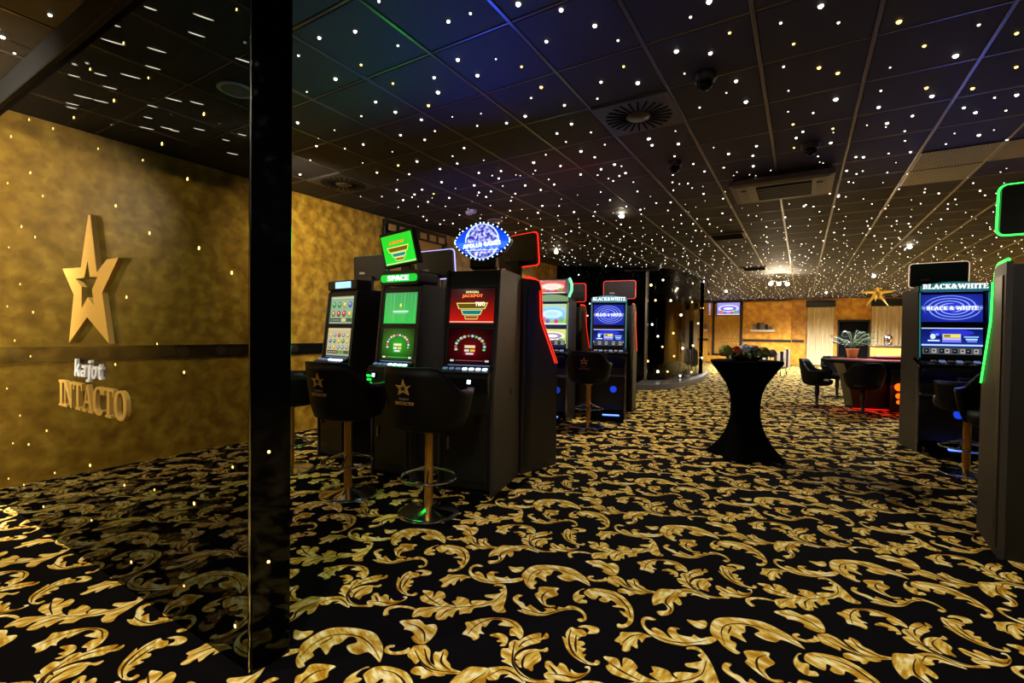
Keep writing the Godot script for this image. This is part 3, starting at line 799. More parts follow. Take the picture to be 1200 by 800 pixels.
# cabinet with tubes of coloured light along both front edges and a display panel on top; faces +z
func neon_cabinet(called: String, label: String, at: Vector3, turn: float, w: float, top: float, c: Color, pics: Array, group: String, lit := 3.0, mon_lift := 0.0, mon_tilt := -6.0, dp := 0.57) -> Node3D:
	var t := thing(called, label, "slot machine", at, turn, group)
	var nm := glow(c, lit)
	var prof := PackedVector2Array([Vector2(0, 0.0), Vector2(0, 0.9), Vector2(0.05, 1.0), Vector2(0.03, 1.05), Vector2(-0.13, 1.1), Vector2(-0.28, 1.48), Vector2(-0.3, top - 0.06), Vector2(-0.34, top), Vector2(-dp + 0.01, top), Vector2(-dp + 0.01, 0.0)])
	var st := begin()
	across(st, prof, -w / 2 + 0.03, w / 2 - 0.03)
	obj("cabinet", st, M.black, t)
	var side := PackedVector2Array([Vector2(0.012, 0), Vector2(0.012, 0.9), Vector2(0.0, 1.05), Vector2(-0.23, 1.48), Vector2(-0.25, top - 0.08), Vector2(-0.28, top + 0.005), Vector2(-0.33, top + 0.02), Vector2(-dp, top + 0.02), Vector2(-dp, 0)])
	for s in [-1, 1]:
		st = begin()
		across(st, side, s * (w / 2 - 0.015) - 0.015, s * (w / 2 - 0.015) + 0.015)
		var sp := obj("side_panel", st, M.side, t)
		st = begin()
		across(st, PackedVector2Array([Vector2(-0.36, 1.12), Vector2(-0.33, top - 0.06), Vector2(-dp + 0.06, top - 0.06), Vector2(-dp + 0.02, 0.06), Vector2(-dp + 0.09, 0.06), Vector2(-dp + 0.12, 1.0)]), s * (w / 2 + 0.002) - 0.004, s * (w / 2 + 0.002) + 0.004)
		obj("inset", st, M.black, sp)
		st = begin()
		var x: float = s * (w / 2 - 0.012)
		tube(st, [Vector3(x, 1.04, 0.014), Vector3(x, 1.46, -0.212), Vector3(x, 1.5, -0.222), Vector3(x, top - 0.08, -0.238), Vector3(x, top - 0.03, -0.252), Vector3(x, top + 0.012, -0.28), Vector3(x, top + 0.033, -0.34), Vector3(x, top + 0.033, -dp + 0.03)], 0.011, 8)
		obj("neon_tube", st, nm, t)
		st = begin()
		x = s * (w / 2 + 0.008)
		tube(st, [Vector3(x, 1.04, -0.03), Vector3(x, 1.46, -0.255), Vector3(x, 1.5, -0.265), Vector3(x, top - 0.08, -0.28)], 0.006, 6)
		obj("neon_tube", st, nm, t)
	var lean := 0.06
	for k in 2:
		var yc: float = 1.29 + k * 0.37
		screen("screen", pics[k], w - 0.12, 0.3, t, ax(0, yc, -0.125 - minf(yc - 1.1, 0.38) * 0.39 - maxf(yc - 1.48, 0.0) * 0.06, 0, -0.37 if k == 0 else -0.06))
	st = begin()
	X = ax(0, 1.075, -0.04, 0, deg_to_rad(17))
	bev(st, Vector3(0, 0.01, 0), Vector3(w - 0.07, 0.03, 0.15), 0.006)
	var deck := obj("button_deck", st, M.black_gloss, t)
	for k in 5:
		st = begin()
		X = ax(0, 1.075, -0.04, 0, deg_to_rad(17))
		bev(st, Vector3((k - 2) * 0.09, 0.03, 0.02), Vector3(0.055, 0.014, 0.04), 0.004)
		obj("button", st, M.button_dim, deck)
	# display panel on a short neck
	var my := top + 0.19 + mon_lift
	var mt := ax(0, my, -0.3, 0, deg_to_rad(mon_tilt))
	st = begin()
	bev(st, Vector3(0, top + 0.03 + mon_lift * 0.5, -0.36), Vector3(0.2, 0.1 + mon_lift, 0.05), 0.008)
	obj("neck", st, M.black, t)
	st = begin()
	X = mt
	prism(st, rrect(w - 0.02, 0.31, 0.03), -0.03, 0.03)
	var mon := obj("display_panel", st, M.black, t)
	st = begin()
	X = mt
	var loop := []
	for q in rrect(w + 0.0, 0.32, 0.04):
		loop.append(Vector3(q.x, q.y, 0.0))
	tube(st, loop, 0.007, 6, true)
	obj("neon_outline", st, nm, mon)
	screen("screen", pics[2], w - 0.08, 0.24, mon, mt * ax(0, 0, 0.038))
	st = begin()
	X = mt
	bev(st, Vector3(w * 0.22, -0.06, -0.034), Vector3(0.09, 0.03, 0.01), 0.003)
	obj("rating_plate", st, M.grey, mon)
	return t

# cabinet with an arched lit header, pale side posts and a low footrest; faces +z
func arched(called: String, label: String, at: Vector3, turn: float, w: float, top: float, pics: Array, head: String, head_col: Color, foot_col: Color, group: String, panel := true) -> Node3D:
	var t := thing(called, label, "slot machine", at, turn, group)
	var st := begin()
	across(st, PackedVector2Array([Vector2(-0.12, 0.12), Vector2(-0.12, 0.8), Vector2(0.1, 0.98), Vector2(0.1, 1.03), Vector2(-0.07, 1.1), Vector2(-0.12, top - 0.09), Vector2(-0.5, top - 0.09), Vector2(-0.5, 0.12)]), -w / 2 + 0.03, w / 2 - 0.03)
	obj("cabinet", st, M.black, t)
	for s in [-1, 1]:
		st = begin()
		across(st, PackedVector2Array([Vector2(-0.02, 0.0), Vector2(-0.02, 1.2), Vector2(-0.06, top - 0.12), Vector2(-0.1, top - 0.06), Vector2(-0.52, top - 0.06), Vector2(-0.52, 0.0)]), s * (w / 2 - 0.016) - 0.016, s * (w / 2 - 0.016) + 0.016)
		var p := obj("side_post", st, M.side, t)
		st = begin()
		tube(st, [Vector3(s * (w / 2 - 0.016), 1.12, -0.012), Vector3(s * (w / 2 - 0.016), top - 0.1, -0.055)], 0.007, 6)
		obj("edge_light", st, glow(head_col, 0.5), p)
		st = begin()
		bev(st, Vector3(s * (w / 2 - 0.012), 0.56, -0.012), Vector3(0.026, 1.12, 0.018), 0.006)
		obj("post_trim", st, M.rim, p)
	# header arch
	st = begin()
	var arch := PackedVector2Array()
	arch.append(Vector2(-w / 2, top - 0.09))
	for k in 17:
		var a := -1.0 + 2.0 * k / 16.0
		arch.append(Vector2(a * w / 2, top - 0.02 + 0.05 * (1.0 - a * a)))
	arch.append(Vector2(w / 2, top - 0.09))
	prism(st, arch, -0.2, -0.05)
	var hd := obj("header", st, M.black, t)
	st = begin()
	X = ax(0, 0, 0)
	var arch2 := PackedVector2Array()
	for q in arch:
		arch2.append(Vector2(q.x * 0.96, (q.y - top) * 0.9 + top - 0.004))
	prism(st, arch2, -0.05, -0.045)
	obj("header_light", st, glow(head_col, 0.4), hd)
	if head != "":
		text("lettering_light", head, 0.055, w * 0.9, 0.01, glow(Color(1, 1, 1), 1.4), hd, ax(0, top - 0.03, -0.038), true)
	var ys := [top - 0.28, top - 0.62]
	var hs := [0.32, 0.22]
	for k in 2:
		var lean := 0.07
		screen("screen", pics[k], w - 0.1, hs[k], t, ax(0, ys[k], -0.062 - (ys[k] - 1.1) * 0.055, 0, -lean))
	if head != "":
		text("lettering_light", "BLACK & WHITE", 0.045, w * 0.72, 0.006, glow(Color(0.95, 0.97, 1.0), 1.3), t, ax(0, top - 0.28, -0.085, 0, -0.07), true)
	screen("screen_strip", T.strip, w - 0.12, 0.075, t, ax(0, 1.2, -0.062, 0, -0.07))
	# deck
	st = begin()
	X = ax(0, 1.06, 0.0, 0, deg_to_rad(20))
	prism(st, rrect(w + 0.04, 0.05, 0.02), -0.1, 0.11)
	var deck := obj("button_deck", st, M.black_gloss, t)
	for k in 6:
		st = begin()
		X = ax(0, 1.06, 0.0, 0, deg_to_rad(20))
		bev(st, Vector3((k - 2.5) * 0.078, 0.03, 0.02), Vector3(0.06, 0.016, 0.05), 0.005)
		obj("button", st, M.button_dim if k % 2 else M.grey, deck)
	# footrest with a lit under-edge
	st = begin()
	bev(st, Vector3(0, 0.69, 0.0), Vector3(w - 0.03, 0.03, 0.06), 0.01)
	obj("rail", st, M.steel, t)
	st = begin()
	X = ax(w * 0.16, 0.46, -0.115, 0, PI / 2)
	lat(st, [[0.0, 0.0], [0.05, 0.0], [0.055, -0.01], [0.055, -0.02]], 16)
	obj("badge_light", st, glow(foot_col, 0.7), t)
	st = begin()
	across(st, PackedVector2Array([Vector2(-0.5, 0.0), Vector2(0.22, 0.0), Vector2(0.26, 0.03), Vector2(0.2, 0.07), Vector2(-0.1, 0.13), Vector2(-0.5, 0.13)]), -w / 2 + 0.035, w / 2 - 0.035)
	var fr := obj("footrest", st, M.black_gloss, t)
	st = begin()
	bev(st, Vector3(w * 0.1, 0.085, 0.13), Vector3(w * 0.45, 0.018, 0.05), 0.006)
	obj("foot_light", st, glow(foot_col.lightened(0.25), 3.0), fr)
	if panel:
		pass
	return t

# ---------------------------------------------------------------- stools and chairs
func tub(st: SurfaceTool, y0: float, back: float, arm: float, r0: float, r1: float, thick: float, spread: float) -> void:
	st.set_smooth_group(1)
	var nphi := 30
	var outer := []
	var inner := []
	var rows := 6
	for i in nphi + 1:
		var f := -1.0 + 2.0 * i / nphi
		var phi := f * spread
		var k := clampf((absf(phi) - 0.62) / 0.75, 0.0, 1.0)
		k = k * k * (3.0 - 2.0 * k)
		var topy := lerpf(back, arm, k)
		var oc := []
		var ic := []
		for j in rows + 1:
			var g := float(j) / rows
			var r := lerpf(r0, r1, pow(g, 0.6))
			var y := y0 + (topy - y0) * g
			oc.append(Vector3(r * sin(phi), y, r * cos(phi)))
			ic.append(Vector3((r - thick) * sin(phi), y, (r - thick) * cos(phi)))
		outer.append(oc)
		inner.append(ic)
	for i in nphi:
		for j in rows:
			var mid: Vector3 = (outer[i][j] + inner[i][j] + outer[i + 1][j + 1] + inner[i + 1][j + 1]) / 4.0
			quad(st, outer[i][j], outer[i][j + 1], outer[i + 1][j + 1], outer[i + 1][j], mid)
			quad(st, inner[i][j], inner[i][j + 1], inner[i + 1][j + 1], inner[i + 1][j], mid)
		quad(st, outer[i][rows], inner[i][rows], inner[i + 1][rows], outer[i + 1][rows], (outer[i][0] + outer[i + 1][0]) / 2.0)
		quad(st, outer[i][0], inner[i][0], inner[i + 1][0], outer[i + 1][0], (outer[i][rows] + outer[i + 1][rows]) / 2.0)
	for i in [0, nphi]:
		for j in rows:
			quad(st, outer[i][j], outer[i][j + 1], inner[i][j + 1], inner[i][j], outer[nphi / 2][j])
	st.set_smooth_group(-1)

func star_poly(k: float) -> PackedVector2Array:
	var p := PackedVector2Array()
	for q in [[0, 0.37], [0.115, 0.04], [0.4, 0.11], [0.19, -0.06], [0.28, -0.34], [-0.02, -0.2], [-0.3, -0.35], [-0.22, -0.07], [-0.4, 0.1], [-0.11, 0.08]]:
		p.append(Vector2(q[0], q[1]) * k)
	return p

func keyhole(outer: Array, hole: Array, oi: int, hi: int) -> PackedVector2Array:
	var p := PackedVector2Array()
	for k in outer.size() + 1:
		p.append(outer[(oi + k) % outer.size()])
	var n := hole.size()
	for k in n + 1:
		p.append(hole[(hi - k + 2 * n) % n] + Vector2(0.0004, 0.0004))
	return p

func stool(label: String, at: Vector3, turn: float) -> Node3D:
	var t := thing("bar_stool", label, "bar stool", at, turn, "star-badged bar stools in front of the machines")
	var st := begin()
	tub(st, 0.66, 1.1, 0.93, 0.26, 0.33, 0.05, 2.15)
	var back := obj("backrest", st, M.leather, t)
	st = begin()
	lat(st, [[0.0, 0.63], [0.2, 0.635], [0.25, 0.66], [0.265, 0.7], [0.26, 0.76], [0.2, 0.785], [0.0, 0.79]], 28)
	obj("seat", st, M.leather, t)
	# stitched badge on the rear of the shell
	st = begin()
	X = ax(0, 0.965, 0.326, 0, deg_to_rad(7))
	prism(st, star_poly(0.155), 0.0, 0.006)
	obj("star_badge", st, M.logo, back)
	st = begin()
	X = ax(0, 0.96, 0.333, 0, deg_to_rad(7))
	prism(st, star_poly(0.06), 0.0, 0.002)
	obj("star_badge_centre", st, M.leather, back)
	text("lettering", "kajot", 0.022, 0.075, 0.004, M.logo_grey, back, ax(0, 0.885, 0.319, 0, deg_to_rad(8)), false, 0.15)
	text("lettering", "INTACTO", 0.022, 0.15, 0.004, M.logo, back, ax(0, 0.855, 0.316, 0, deg_to_rad(8)), true)
	st = begin()
	lat(st, [[0.0, 0.64], [0.075, 0.64], [0.06, 0.61], [0.032, 0.59], [0.032, 0.04]], 20)
	obj("column", st, M.brass, t)
	st = begin()
	tube(st, ring_pts(0.205, 0.27, 40), 0.011, 8, true)
	var fr := obj("footring", st, M.chrome, t)
	for k in 3:
		var a := TAU * k / 3.0 + 0.5
		st = begin()
		tube(st, [Vector3(0.03 * sin(a), 0.34, 0.03 * cos(a)), Vector3(0.205 * sin(a), 0.27, 0.205 * cos(a))], 0.008, 6)
		obj("spoke", st, M.chrome, fr)
	st = begin()
	lat(st, [[0.0, 0.055], [0.035, 0.055], [0.07, 0.035], [0.2, 0.018], [0.225, 0.012], [0.23, 0.0], [0.0, 0.0]], 36)
	obj("base", st, M.chrome, t)
	return t

func bucket_chair(label: String, at: Vector3, turn: float) -> Node3D:
	var t := thing("bucket_chair", label, "chair", at, turn, "black chairs round the gaming table")
	var st := begin()
	tub(st, 0.46, 0.92, 0.72, 0.22, 0.31, 0.045, 2.2)
	obj("backrest", st, M.leather, t)
	st = begin()
	lat(st, [[0.0, 0.43], [0.18, 0.435], [0.235, 0.47], [0.25, 0.53], [0.2, 0.56], [0.0, 0.565]], 24)
	obj("seat", st, M.leather, t)
	st = begin()
	lat(st, [[0.0, 0.44], [0.04, 0.44], [0.04, 0.25], [0.028, 0.24], [0.028, 0.06], [0.05, 0.05], [0.05, 0.02], [0.0, 0.02]], 14)
	obj("column", st, M.black, t)
	for k in 5:
		var a := TAU * k / 5.0
		st = begin()
		tube(st, [Vector3(0.03 * sin(a), 0.06, 0.03 * cos(a)), Vector3(0.25 * sin(a), 0.02, 0.25 * cos(a))], 0.016, 6)
		obj("leg", st, M.black, t)
	return t

# ---------------------------------------------------------------- lamps
func downlight(label: String, x: float, z: float, e: float, c := Color(1.0, 0.95, 0.85)) -> void:
	var t := thing("downlight", label, "ceiling lamp", Vector3(x, CEIL - 0.03, z), 0, "recessed ceiling downlights")
	var st := begin()
	lat(st, [[0.036, 0.0], [0.05, -0.012], [0.062, -0.008], [0.064, 0.008]], 20)
	obj("trim_ring", st, M.cassette, t)
	st = begin()
	sphere(st, Vector3(0, -0.004, 0), Vector3(0.04, 0.032, 0.04), 14, 8)
	obj("lamp_lens", st, M.lens, t)
	var l := SpotLight3D.new()
	l.name = "lamp_light"
	l.light_color = c
	l.light_energy = e
	l.light_size = 0.035
	l.spot_angle = 78.0
	l.spot_angle_attenuation = 0.6
	l.spot_range = 40.0
	l.spot_attenuation = 2.0
	l.shadow_enabled = true
	t.add_child(l)
	l.position = Vector3(0, -0.012, 0)
	l.rotation.x = -PI / 2

func wall_washer(label: String, x: float, z: float, aim: Vector3, e: float, half: float) -> void:
	var t := thing("spot_lamp", label, "ceiling lamp", Vector3(x, CEIL - 0.005, z))
	var st := begin()
	lat(st, [[0.0, 0.0], [0.05, 0.0], [0.05, -0.02], [0.012, -0.03], [0.012, -0.07], [0.0, -0.07]], 16)
	obj("mount", st, M.black, t)
	var d: Vector3 = aim.normalized()
	var bs := Basis.looking_at(d, Vector3.UP)
	var at := Transform3D(bs, Vector3(0, -0.09, 0))
	st = begin()
	X = at * Transform3D(Basis(Vector3.RIGHT, PI / 2), Vector3.ZERO)
	lat(st, [[0.0, 0.05], [0.03, 0.05], [0.038, 0.02], [0.038, -0.06], [0.034, -0.06], [0.034, -0.03]], 16)
	var head := obj("head", st, M.black, t)
	st = begin()
	X = at * Transform3D(Basis(Vector3.RIGHT, PI / 2), Vector3.ZERO)
	lat(st, [[0.034, -0.045], [0.0, -0.05]], 16)
	obj("lamp_lens", st, M.lens, head)
	var l := SpotLight3D.new()
	l.name = "lamp_light"
	l.light_color = Color(1.0, 0.95, 0.85)
	l.light_energy = e
	l.light_size = 0.035
	l.spot_angle = half
	l.spot_angle_attenuation = 1.0
	l.spot_range = 40.0
	l.spot_attenuation = 2.0
	l.shadow_enabled = true
	t.add_child(l, true)
	l.transform = at * Transform3D(Basis.IDENTITY, Vector3(0, 0, -0.07))

# ---------------------------------------------------------------- setting
func build_shell() -> void:
	# carpet
	var cm := mat(Color(1, 1, 1), 0.95)
	cm.metallic_specular = 0.15
	var rep := carpet_image()
	cm.albedo_texture = ImageTexture.create_from_image(rep)
	var st := SurfaceTool.new()
	st.begin(Mesh.PRIMITIVE_TRIANGLES)
	st.set_smooth_group(-1)
	# weave directions of the carpet on the floor: one repeat across, one repeat and a half-step along
	var a := Vector2(0.975, -0.028)
	var b := Vector2(0.50, -1.012)
	var det := a.x * b.y - a.y * b.x
	var c := [Vector3(-5.75, 0, 5.2), Vector3(6.2, 0, 5.2), Vector3(6.2, 0, -26.6), Vector3(-5.75, 0, -26.6)]
	for k in [0, 2, 1, 0, 3, 2]:
		var p := Vector2(c[k].x, c[k].z)
		var s := (p.x * b.y - p.y * b.x) / det
		var t := (a.x * p.y - a.y * p.x) / det
		st.set_uv(Vector2(s, -t))
		st.add_vertex(c[k])
	for k in 4:
		var p0: Vector3 = c[k]
		var p1: Vector3 = c[(k + 1) % 4]
		for q in [p0, p1, p1 + Vector3(0, -0.1, 0), p0, p1 + Vector3(0, -0.1, 0), p0 + Vector3(0, -0.1, 0)]:
			st.set_uv(Vector2(0.03, 0.03))
			st.add_vertex(q)
	st.generate_normals()
	var fl := put("floor", st.commit(), cm)
	structure(fl)

	# gold wall on the left
	st = begin()
	box(st, Vector3(WALL_X - 0.06, CEIL / 2, (5.2 - 11.0) / 2), Vector3(0.12, CEIL, 16.2))
	var wl := structure(obj("wall_left", st, M.gold_wall))
	st = begin()
	box(st, Vector3(WALL_X - 0.06, CEIL / 2, -18.8), Vector3(0.12, CEIL, 15.6))
	structure(obj("wall_left_rear", st, M.orange_wall))
	st = begin()
	bev(st, Vector3(WALL_X + 0.012, 1.1, -3.15), Vector3(0.03, 0.135, 4.2), 0.006)
	var tr := structure(obj("trim_1", st, M.black_matte))
	for z in [-1.22, -1.78, -2.33, -2.46, -2.84, -3.75]:
		st = begin()
		X = Transform3D(Basis(Vector3.FORWARD, PI / 2), Vector3(WALL_X + 0.029, 1.1, z))
		lat(st, [[0.0, 0.006], [0.02, 0.006], [0.03, 0.003], [0.04, 0.006], [0.052, 0.006], [0.056, -0.002]], 18)
		obj("medallion", st, M.side_dark, tr)
	# framed gold panel on the left wall behind the machines
	var fp := thing("wall_panel", "black-framed gold upholstered panel high on left wall behind machines", "wall panel", Vector3(WALL_X + 0.02, 0.0, -6.0))
	st = begin()
	box(st, Vector3(0.0, 1.95, 0), Vector3(0.04, 1.9, 1.3))
	obj("padding", st, M.gold_panel, fp)
	for q in [[3.0, 0.0, 0.2, 1.5], [1.0, 0.0, 0.1, 1.5], [2.0, 0.7, 1.95, 0.12], [2.0, -0.7, 1.95, 0.12]]:
		st = begin()
		bev(st, Vector3(0.015, q[0], q[1]), Vector3(0.07, q[2], q[3]), 0.008)
		obj("frame_bar", st, M.black, fp)
	for k in 6:
		st = begin()
		bev(st, Vector3(0.052, 2.98, -0.6 + 0.24 * k), Vector3(0.012, 0.1, 0.16), 0.004)
		obj("gold_inlay", st, M.gold_panel, fp)
	# behind and right of the camera
	st = begin()
	box(st, Vector3(0.2, CEIL / 2, 5.26), Vector3(12.0, CEIL, 0.12))
	structure(obj("wall_front", st, M.black_matte))
	st = begin()
	box(st, Vector3(6.16, CEIL / 2, -5.7), Vector3(0.12, CEIL, 22.0))
	structure(obj("wall_right", st, M.black_matte))
	st = begin()
	box(st, Vector3(6.16, CEIL / 2, -21.7), Vector3(0.12, CEIL, 10.0))
	structure(obj("wall_right_rear", st, M.orange_wall))
	# back wall in sections
	st = begin()
	box(st, Vector3(0.2, CEIL / 2, -26.56), Vector3(12.0, CEIL, 0.12))
	var wb := structure(obj("wall_back", st, M.orange_wall))
	st = begin()
	bev(st, Vector3(-2.3, 1.5, -26.2), Vector3(3.75, 3.0, 0.6), 0.01)
	var wp := structure(obj("wall_back_projection", st, M.orange_wall))
	st = begin()
	bev(st, Vector3(-1.45, 1.12, -25.885), Vector3(2.05, 0.12, 0.03), 0.008)
	structure(obj("trim_2", st, M.wood_dark))
	st = begin()
	bev(st, Vector3(-0.15, 1.12, -26.49), Vector3(0.5, 0.12, 0.03), 0.008)
	structure(obj("trim_3", st, M.wood_dark))
	st = begin()
	bev(st, Vector3(1.35, 1.12, -26.49), Vector3(0.2, 0.12, 0.03), 0.008)
	structure(obj("trim_4", st, M.wood_dark))
	st = begin()
	box(st, Vector3(0.2, CEIL + 0.12, -10.7), Vector3(12.0, 0.1, 32.0))
	var ce := structure(obj("ceiling", st, M.tile))
	build_ceiling(ce)

func in_view(x: float, y: float, z: float) -> bool:
	# right of the glass post and inside the lens
	var d := Vector3(x, y - 1.3464, z)
	var f := d.dot(Vector3(-0.5226, 0, -0.8526))
	var r := d.dot(Vector3(0.8526, 0, -0.5226))
	return f > 0.3 and absf(r / f) < 1.15 and absf(d.y / f) < 0.8

func build_ceiling(ce: Node) -> void:
	# grid of 0.6 m panels: lines at x = 0.33 + 0.6 i, z = -2.33 - 0.6 j
	var tile := begin()
	bev(tile, Vector3.ZERO, Vector3(0.575, 0.022, 0.575), 0.006)
	var tm := done(tile)
	var cells := []
	for i in range(-11, 10):
		for j in range(-13, 41):
			var x := 0.33 + 0.6 * (i + 0.5)
			var z := -2.33 - 0.6 * (j + 0.5)
			if x < WALL_X or x > 6.1 or z > 5.2 or z < -26.5:
				continue
			var d := Vector2(x, z).length() + (0.0 if in_view(x, CEIL, z) else 40.0)
			cells.append([d, x, z])
	cells.sort_custom(func(p, q): return p[0] < q[0])
	var rest := begin()
	for k in cells.size():
		var at := Vector3(cells[k][1], CEIL + 0.011, cells[k][2])
		if k < 300:
			put("ceiling_tile", tm, M.tile, ce, Transform3D(Basis.IDENTITY, at))
		else:
			bev(rest, at, Vector3(0.575, 0.022, 0.575), 0.006)
	obj("far_ceiling_tiles", rest, M.tile, ce).set_meta("kind", "stuff")
	for i in range(-10, 11):
		var x := 0.33 + 0.6 * i
		if x > WALL_X and x < 6.1:
			var st := begin()
			bev(st, Vector3(x, CEIL + 0.004, -10.7), Vector3(0.024, 0.016, 31.6), 0.003)
			obj("grid_runner", st, M.bar, ce)
	for j in range(-12, 41):
		var z := -2.33 - 0.6 * j
		if z < 5.1 and z > -26.4:
			var st := begin()
			bev(st, Vector3(0.24, CEIL + 0.006, z), Vector3(11.7, 0.014, 0.018), 0.003)
			obj("grid_cross_bar", st, M.bar, ce)
	# points of light in the panels
	var dome := begin()
	lat(dome, [[1.0, 0.3], [0.92, -0.2], [0.6, -0.62], [0.0, -0.8]], 8)
	var dm := done(dome)
	var n := 0
	for k in range(0, NEAR_STARS.size(), 3):
		var s: float = absf(NEAR_STARS[k + 2])
		var r := 0.0036 + 0.0021 * s
		var m: Material = M.star_warm if NEAR_STARS[k + 2] < 0 else (M.star_white if s > 2 else M.star_small)
		put("star_light", dm, m, ce, Transform3D(Basis.from_scale(Vector3(r, r, r)), Vector3(NEAR_STARS[k], CEIL - 0.002, NEAR_STARS[k + 1])))
		n += 1
	# streaked points beyond the glass
	for k in range(0, STREAKS.size(), 2):
		var d := Vector3(0.36, 0, -0.93)
		var bs := Basis(d * (0.03 + 0.03 * fposmod(k * 0.37, 1.0)), Vector3.UP * 0.005, d.cross(Vector3.UP) * 0.0035)
		put("streak_light", dm, M.star_small, ce, Transform3D(bs, Vector3(STREAKS[k], CEIL - 0.002, STREAKS[k + 1])))
	var pts := []
	rng.seed = 77
	var step := 0.33
	for i in range(int(-5.6 / step), int(6.1 / step)):
		for j in range(int(-26.4 / step), int(5.0 / step)):
			var x := (i + rng.randf_range(0.02, 0.98)) * step
			var z := (j + rng.randf_range(0.02, 0.98)) * step
			var s := rng.randf()
			var near := z > -5.6 and z < -1.0 and x > -5.6 and in_view(x, CEIL, z)
			if near and (z > -4.6 or rng.randf() < 0.6):
				continue
			if z < GLASS_Z and z > -3.2 and x < -3.2:
				continue
			if z > GLASS_Z and rng.randf() < 0.6:
				continue
			pts.append([Vector2(x, z).length() + (0.0 if in_view(x, CEIL, z) else 30.0), x, z, s])
	pts.sort_custom(func(p, q): return p[0] < q[0])
	var rest_pts := []
	for p in pts:
		if n < 300:
			var r: float = 0.005 + 0.008 * p[3] * p[3]
			put("star_light", dm, M.star_white if p[3] > 0.4 else M.star_small, ce, Transform3D(Basis.from_scale(Vector3(r, r, r)), Vector3(p[1], CEIL - 0.002, p[2])))
			n += 1
		else:
			rest_pts.append(p)
	var mm := MultiMesh.new()
	mm.transform_format = MultiMesh.TRANSFORM_3D
	mm.mesh = dm
	mm.instance_count = rest_pts.size()
	for k in rest_pts.size():
		var r: float = 0.0042 + 0.0068 * rest_pts[k][3] * rest_pts[k][3]
		mm.set_instance_transform(k, Transform3D(Basis.from_scale(Vector3(r, r, r)), Vector3(rest_pts[k][1], CEIL - 0.002, rest_pts[k][2])))
	var mi := MultiMeshInstance3D.new()
	mi.multimesh = mm
	mi.material_override = M.star_white
	mi.name = "far_star_lights"
	mi.set_meta("kind", "stuff")
	ce.add_child(mi)

func build_partition() -> void:
	var t := thing("glass_partition", "tall smoked glass partition with tiny lights and black end post", "partition", Vector3(-1.8, 0, GLASS_Z))
	var st := begin()
	box(st, Vector3(-1.915, 1.481, 0), Vector3(3.81, 2.962, 0.004))
	var pane := obj("glass_pane", st, M.pane, t)
	st = begin()
	bev(st, Vector3(-1.91, 3.045, 0), Vector3(3.82, 0.165, 0.07), 0.006)
	obj("header_rail", st, M.black_matte, t)
	st = begin()
	bev(st, Vector3(-0.01, 1.56, -0.075), Vector3(0.03, 3.12, 0.16), 0.0008)
	var post := obj("end_post", st, M.black_gloss, t)
	st = begin()
	bev(st, Vector3(-0.004, 1.56, 0.009), Vector3(0.006, 3.1, 0.008), 0.002)
	obj("edge_strip", st, M.chrome, post)
	for p in [[0.86], [0.42]]:
		st = begin()
		sphere(st, Vector3(0.007, p[0], -0.06), Vector3(0.006, 0.006, 0.006), 8, 4)
		obj("pane_light", st, M.led_warm, post)
	var ball := begin()
	sphere(ball, Vector3.ZERO, Vector3.ONE, 8, 4)
	var bm := done(ball)
	rng.seed = 5
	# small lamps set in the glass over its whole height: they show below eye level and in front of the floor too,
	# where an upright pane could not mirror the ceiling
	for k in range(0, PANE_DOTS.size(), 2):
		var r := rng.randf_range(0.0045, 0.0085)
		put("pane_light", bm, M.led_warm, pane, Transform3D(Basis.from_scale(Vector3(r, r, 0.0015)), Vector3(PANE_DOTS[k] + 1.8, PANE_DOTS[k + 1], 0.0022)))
	# sign mounted on the pane
	var sg := thing("wall_sign", "gold star sign with raised letters mounted on the glass partition", "sign", Vector3(-3.37, 0.85, GLASS_Z + 0.003))
	var outer := []
	for q in [[-3.36, 1.96], [-3.47, 1.68], [-3.76, 1.69], [-3.58, 1.53], [-3.66, 1.25], [-3.38, 1.4], [-3.08, 1.26], [-3.17, 1.53], [-2.96, 1.70], [-3.11, 1.70], [-3.24, 1.64], [-3.33, 1.96]]:
		outer.append(Vector2(q[0] + 3.37, q[1] - 0.85))
	var hole := []
	for q in [[-3.37, 1.71], [-3.42, 1.62], [-3.55, 1.62], [-3.46, 1.57], [-3.46, 1.45], [-3.37, 1.51], [-3.28, 1.46], [-3.31, 1.55], [-3.23, 1.615], [-3.34, 1.62]]:
		hole.append(Vector2(q[0] + 3.37, q[1] - 0.85))
	st = begin()
	prism(st, keyhole(outer, hole, 5, 5), 0.0, 0.025)
	obj("star_emblem", st, M.gold_letter, sg)
	var word := "INTACTO"
	var x := -0.48
	for ch in word:
		var wd: float = {"I": 0.075, "N": 0.155, "T": 0.14, "A": 0.15, "C": 0.135, "O": 0.155}[ch]
		text("letter", ch, 0.155, wd, 0.02, M.gold_letter, sg, ax(x + wd / 2, 0.095, 0.011), true)
		x += wd + 0.003
	x = -0.24
	for ch in "kajot":
		var wd: float = {"k": 0.095, "a": 0.085, "j": 0.07, "o": 0.09, "t": 0.07}[ch]
		var hh: float = {"k": 0.1, "a": 0.07, "j": 0.125, "o": 0.07, "t": 0.085}[ch]
		var dy: float = {"k": 0.0, "a": -0.015, "j": -0.012, "o": -0.015, "t": -0.008}[ch]
		text("letter", ch, hh, wd * 0.84, 0.015, M.silver_letter, sg, ax(x + wd / 2, 0.26 + dy, 0.009), false, 0.12)
		x += wd

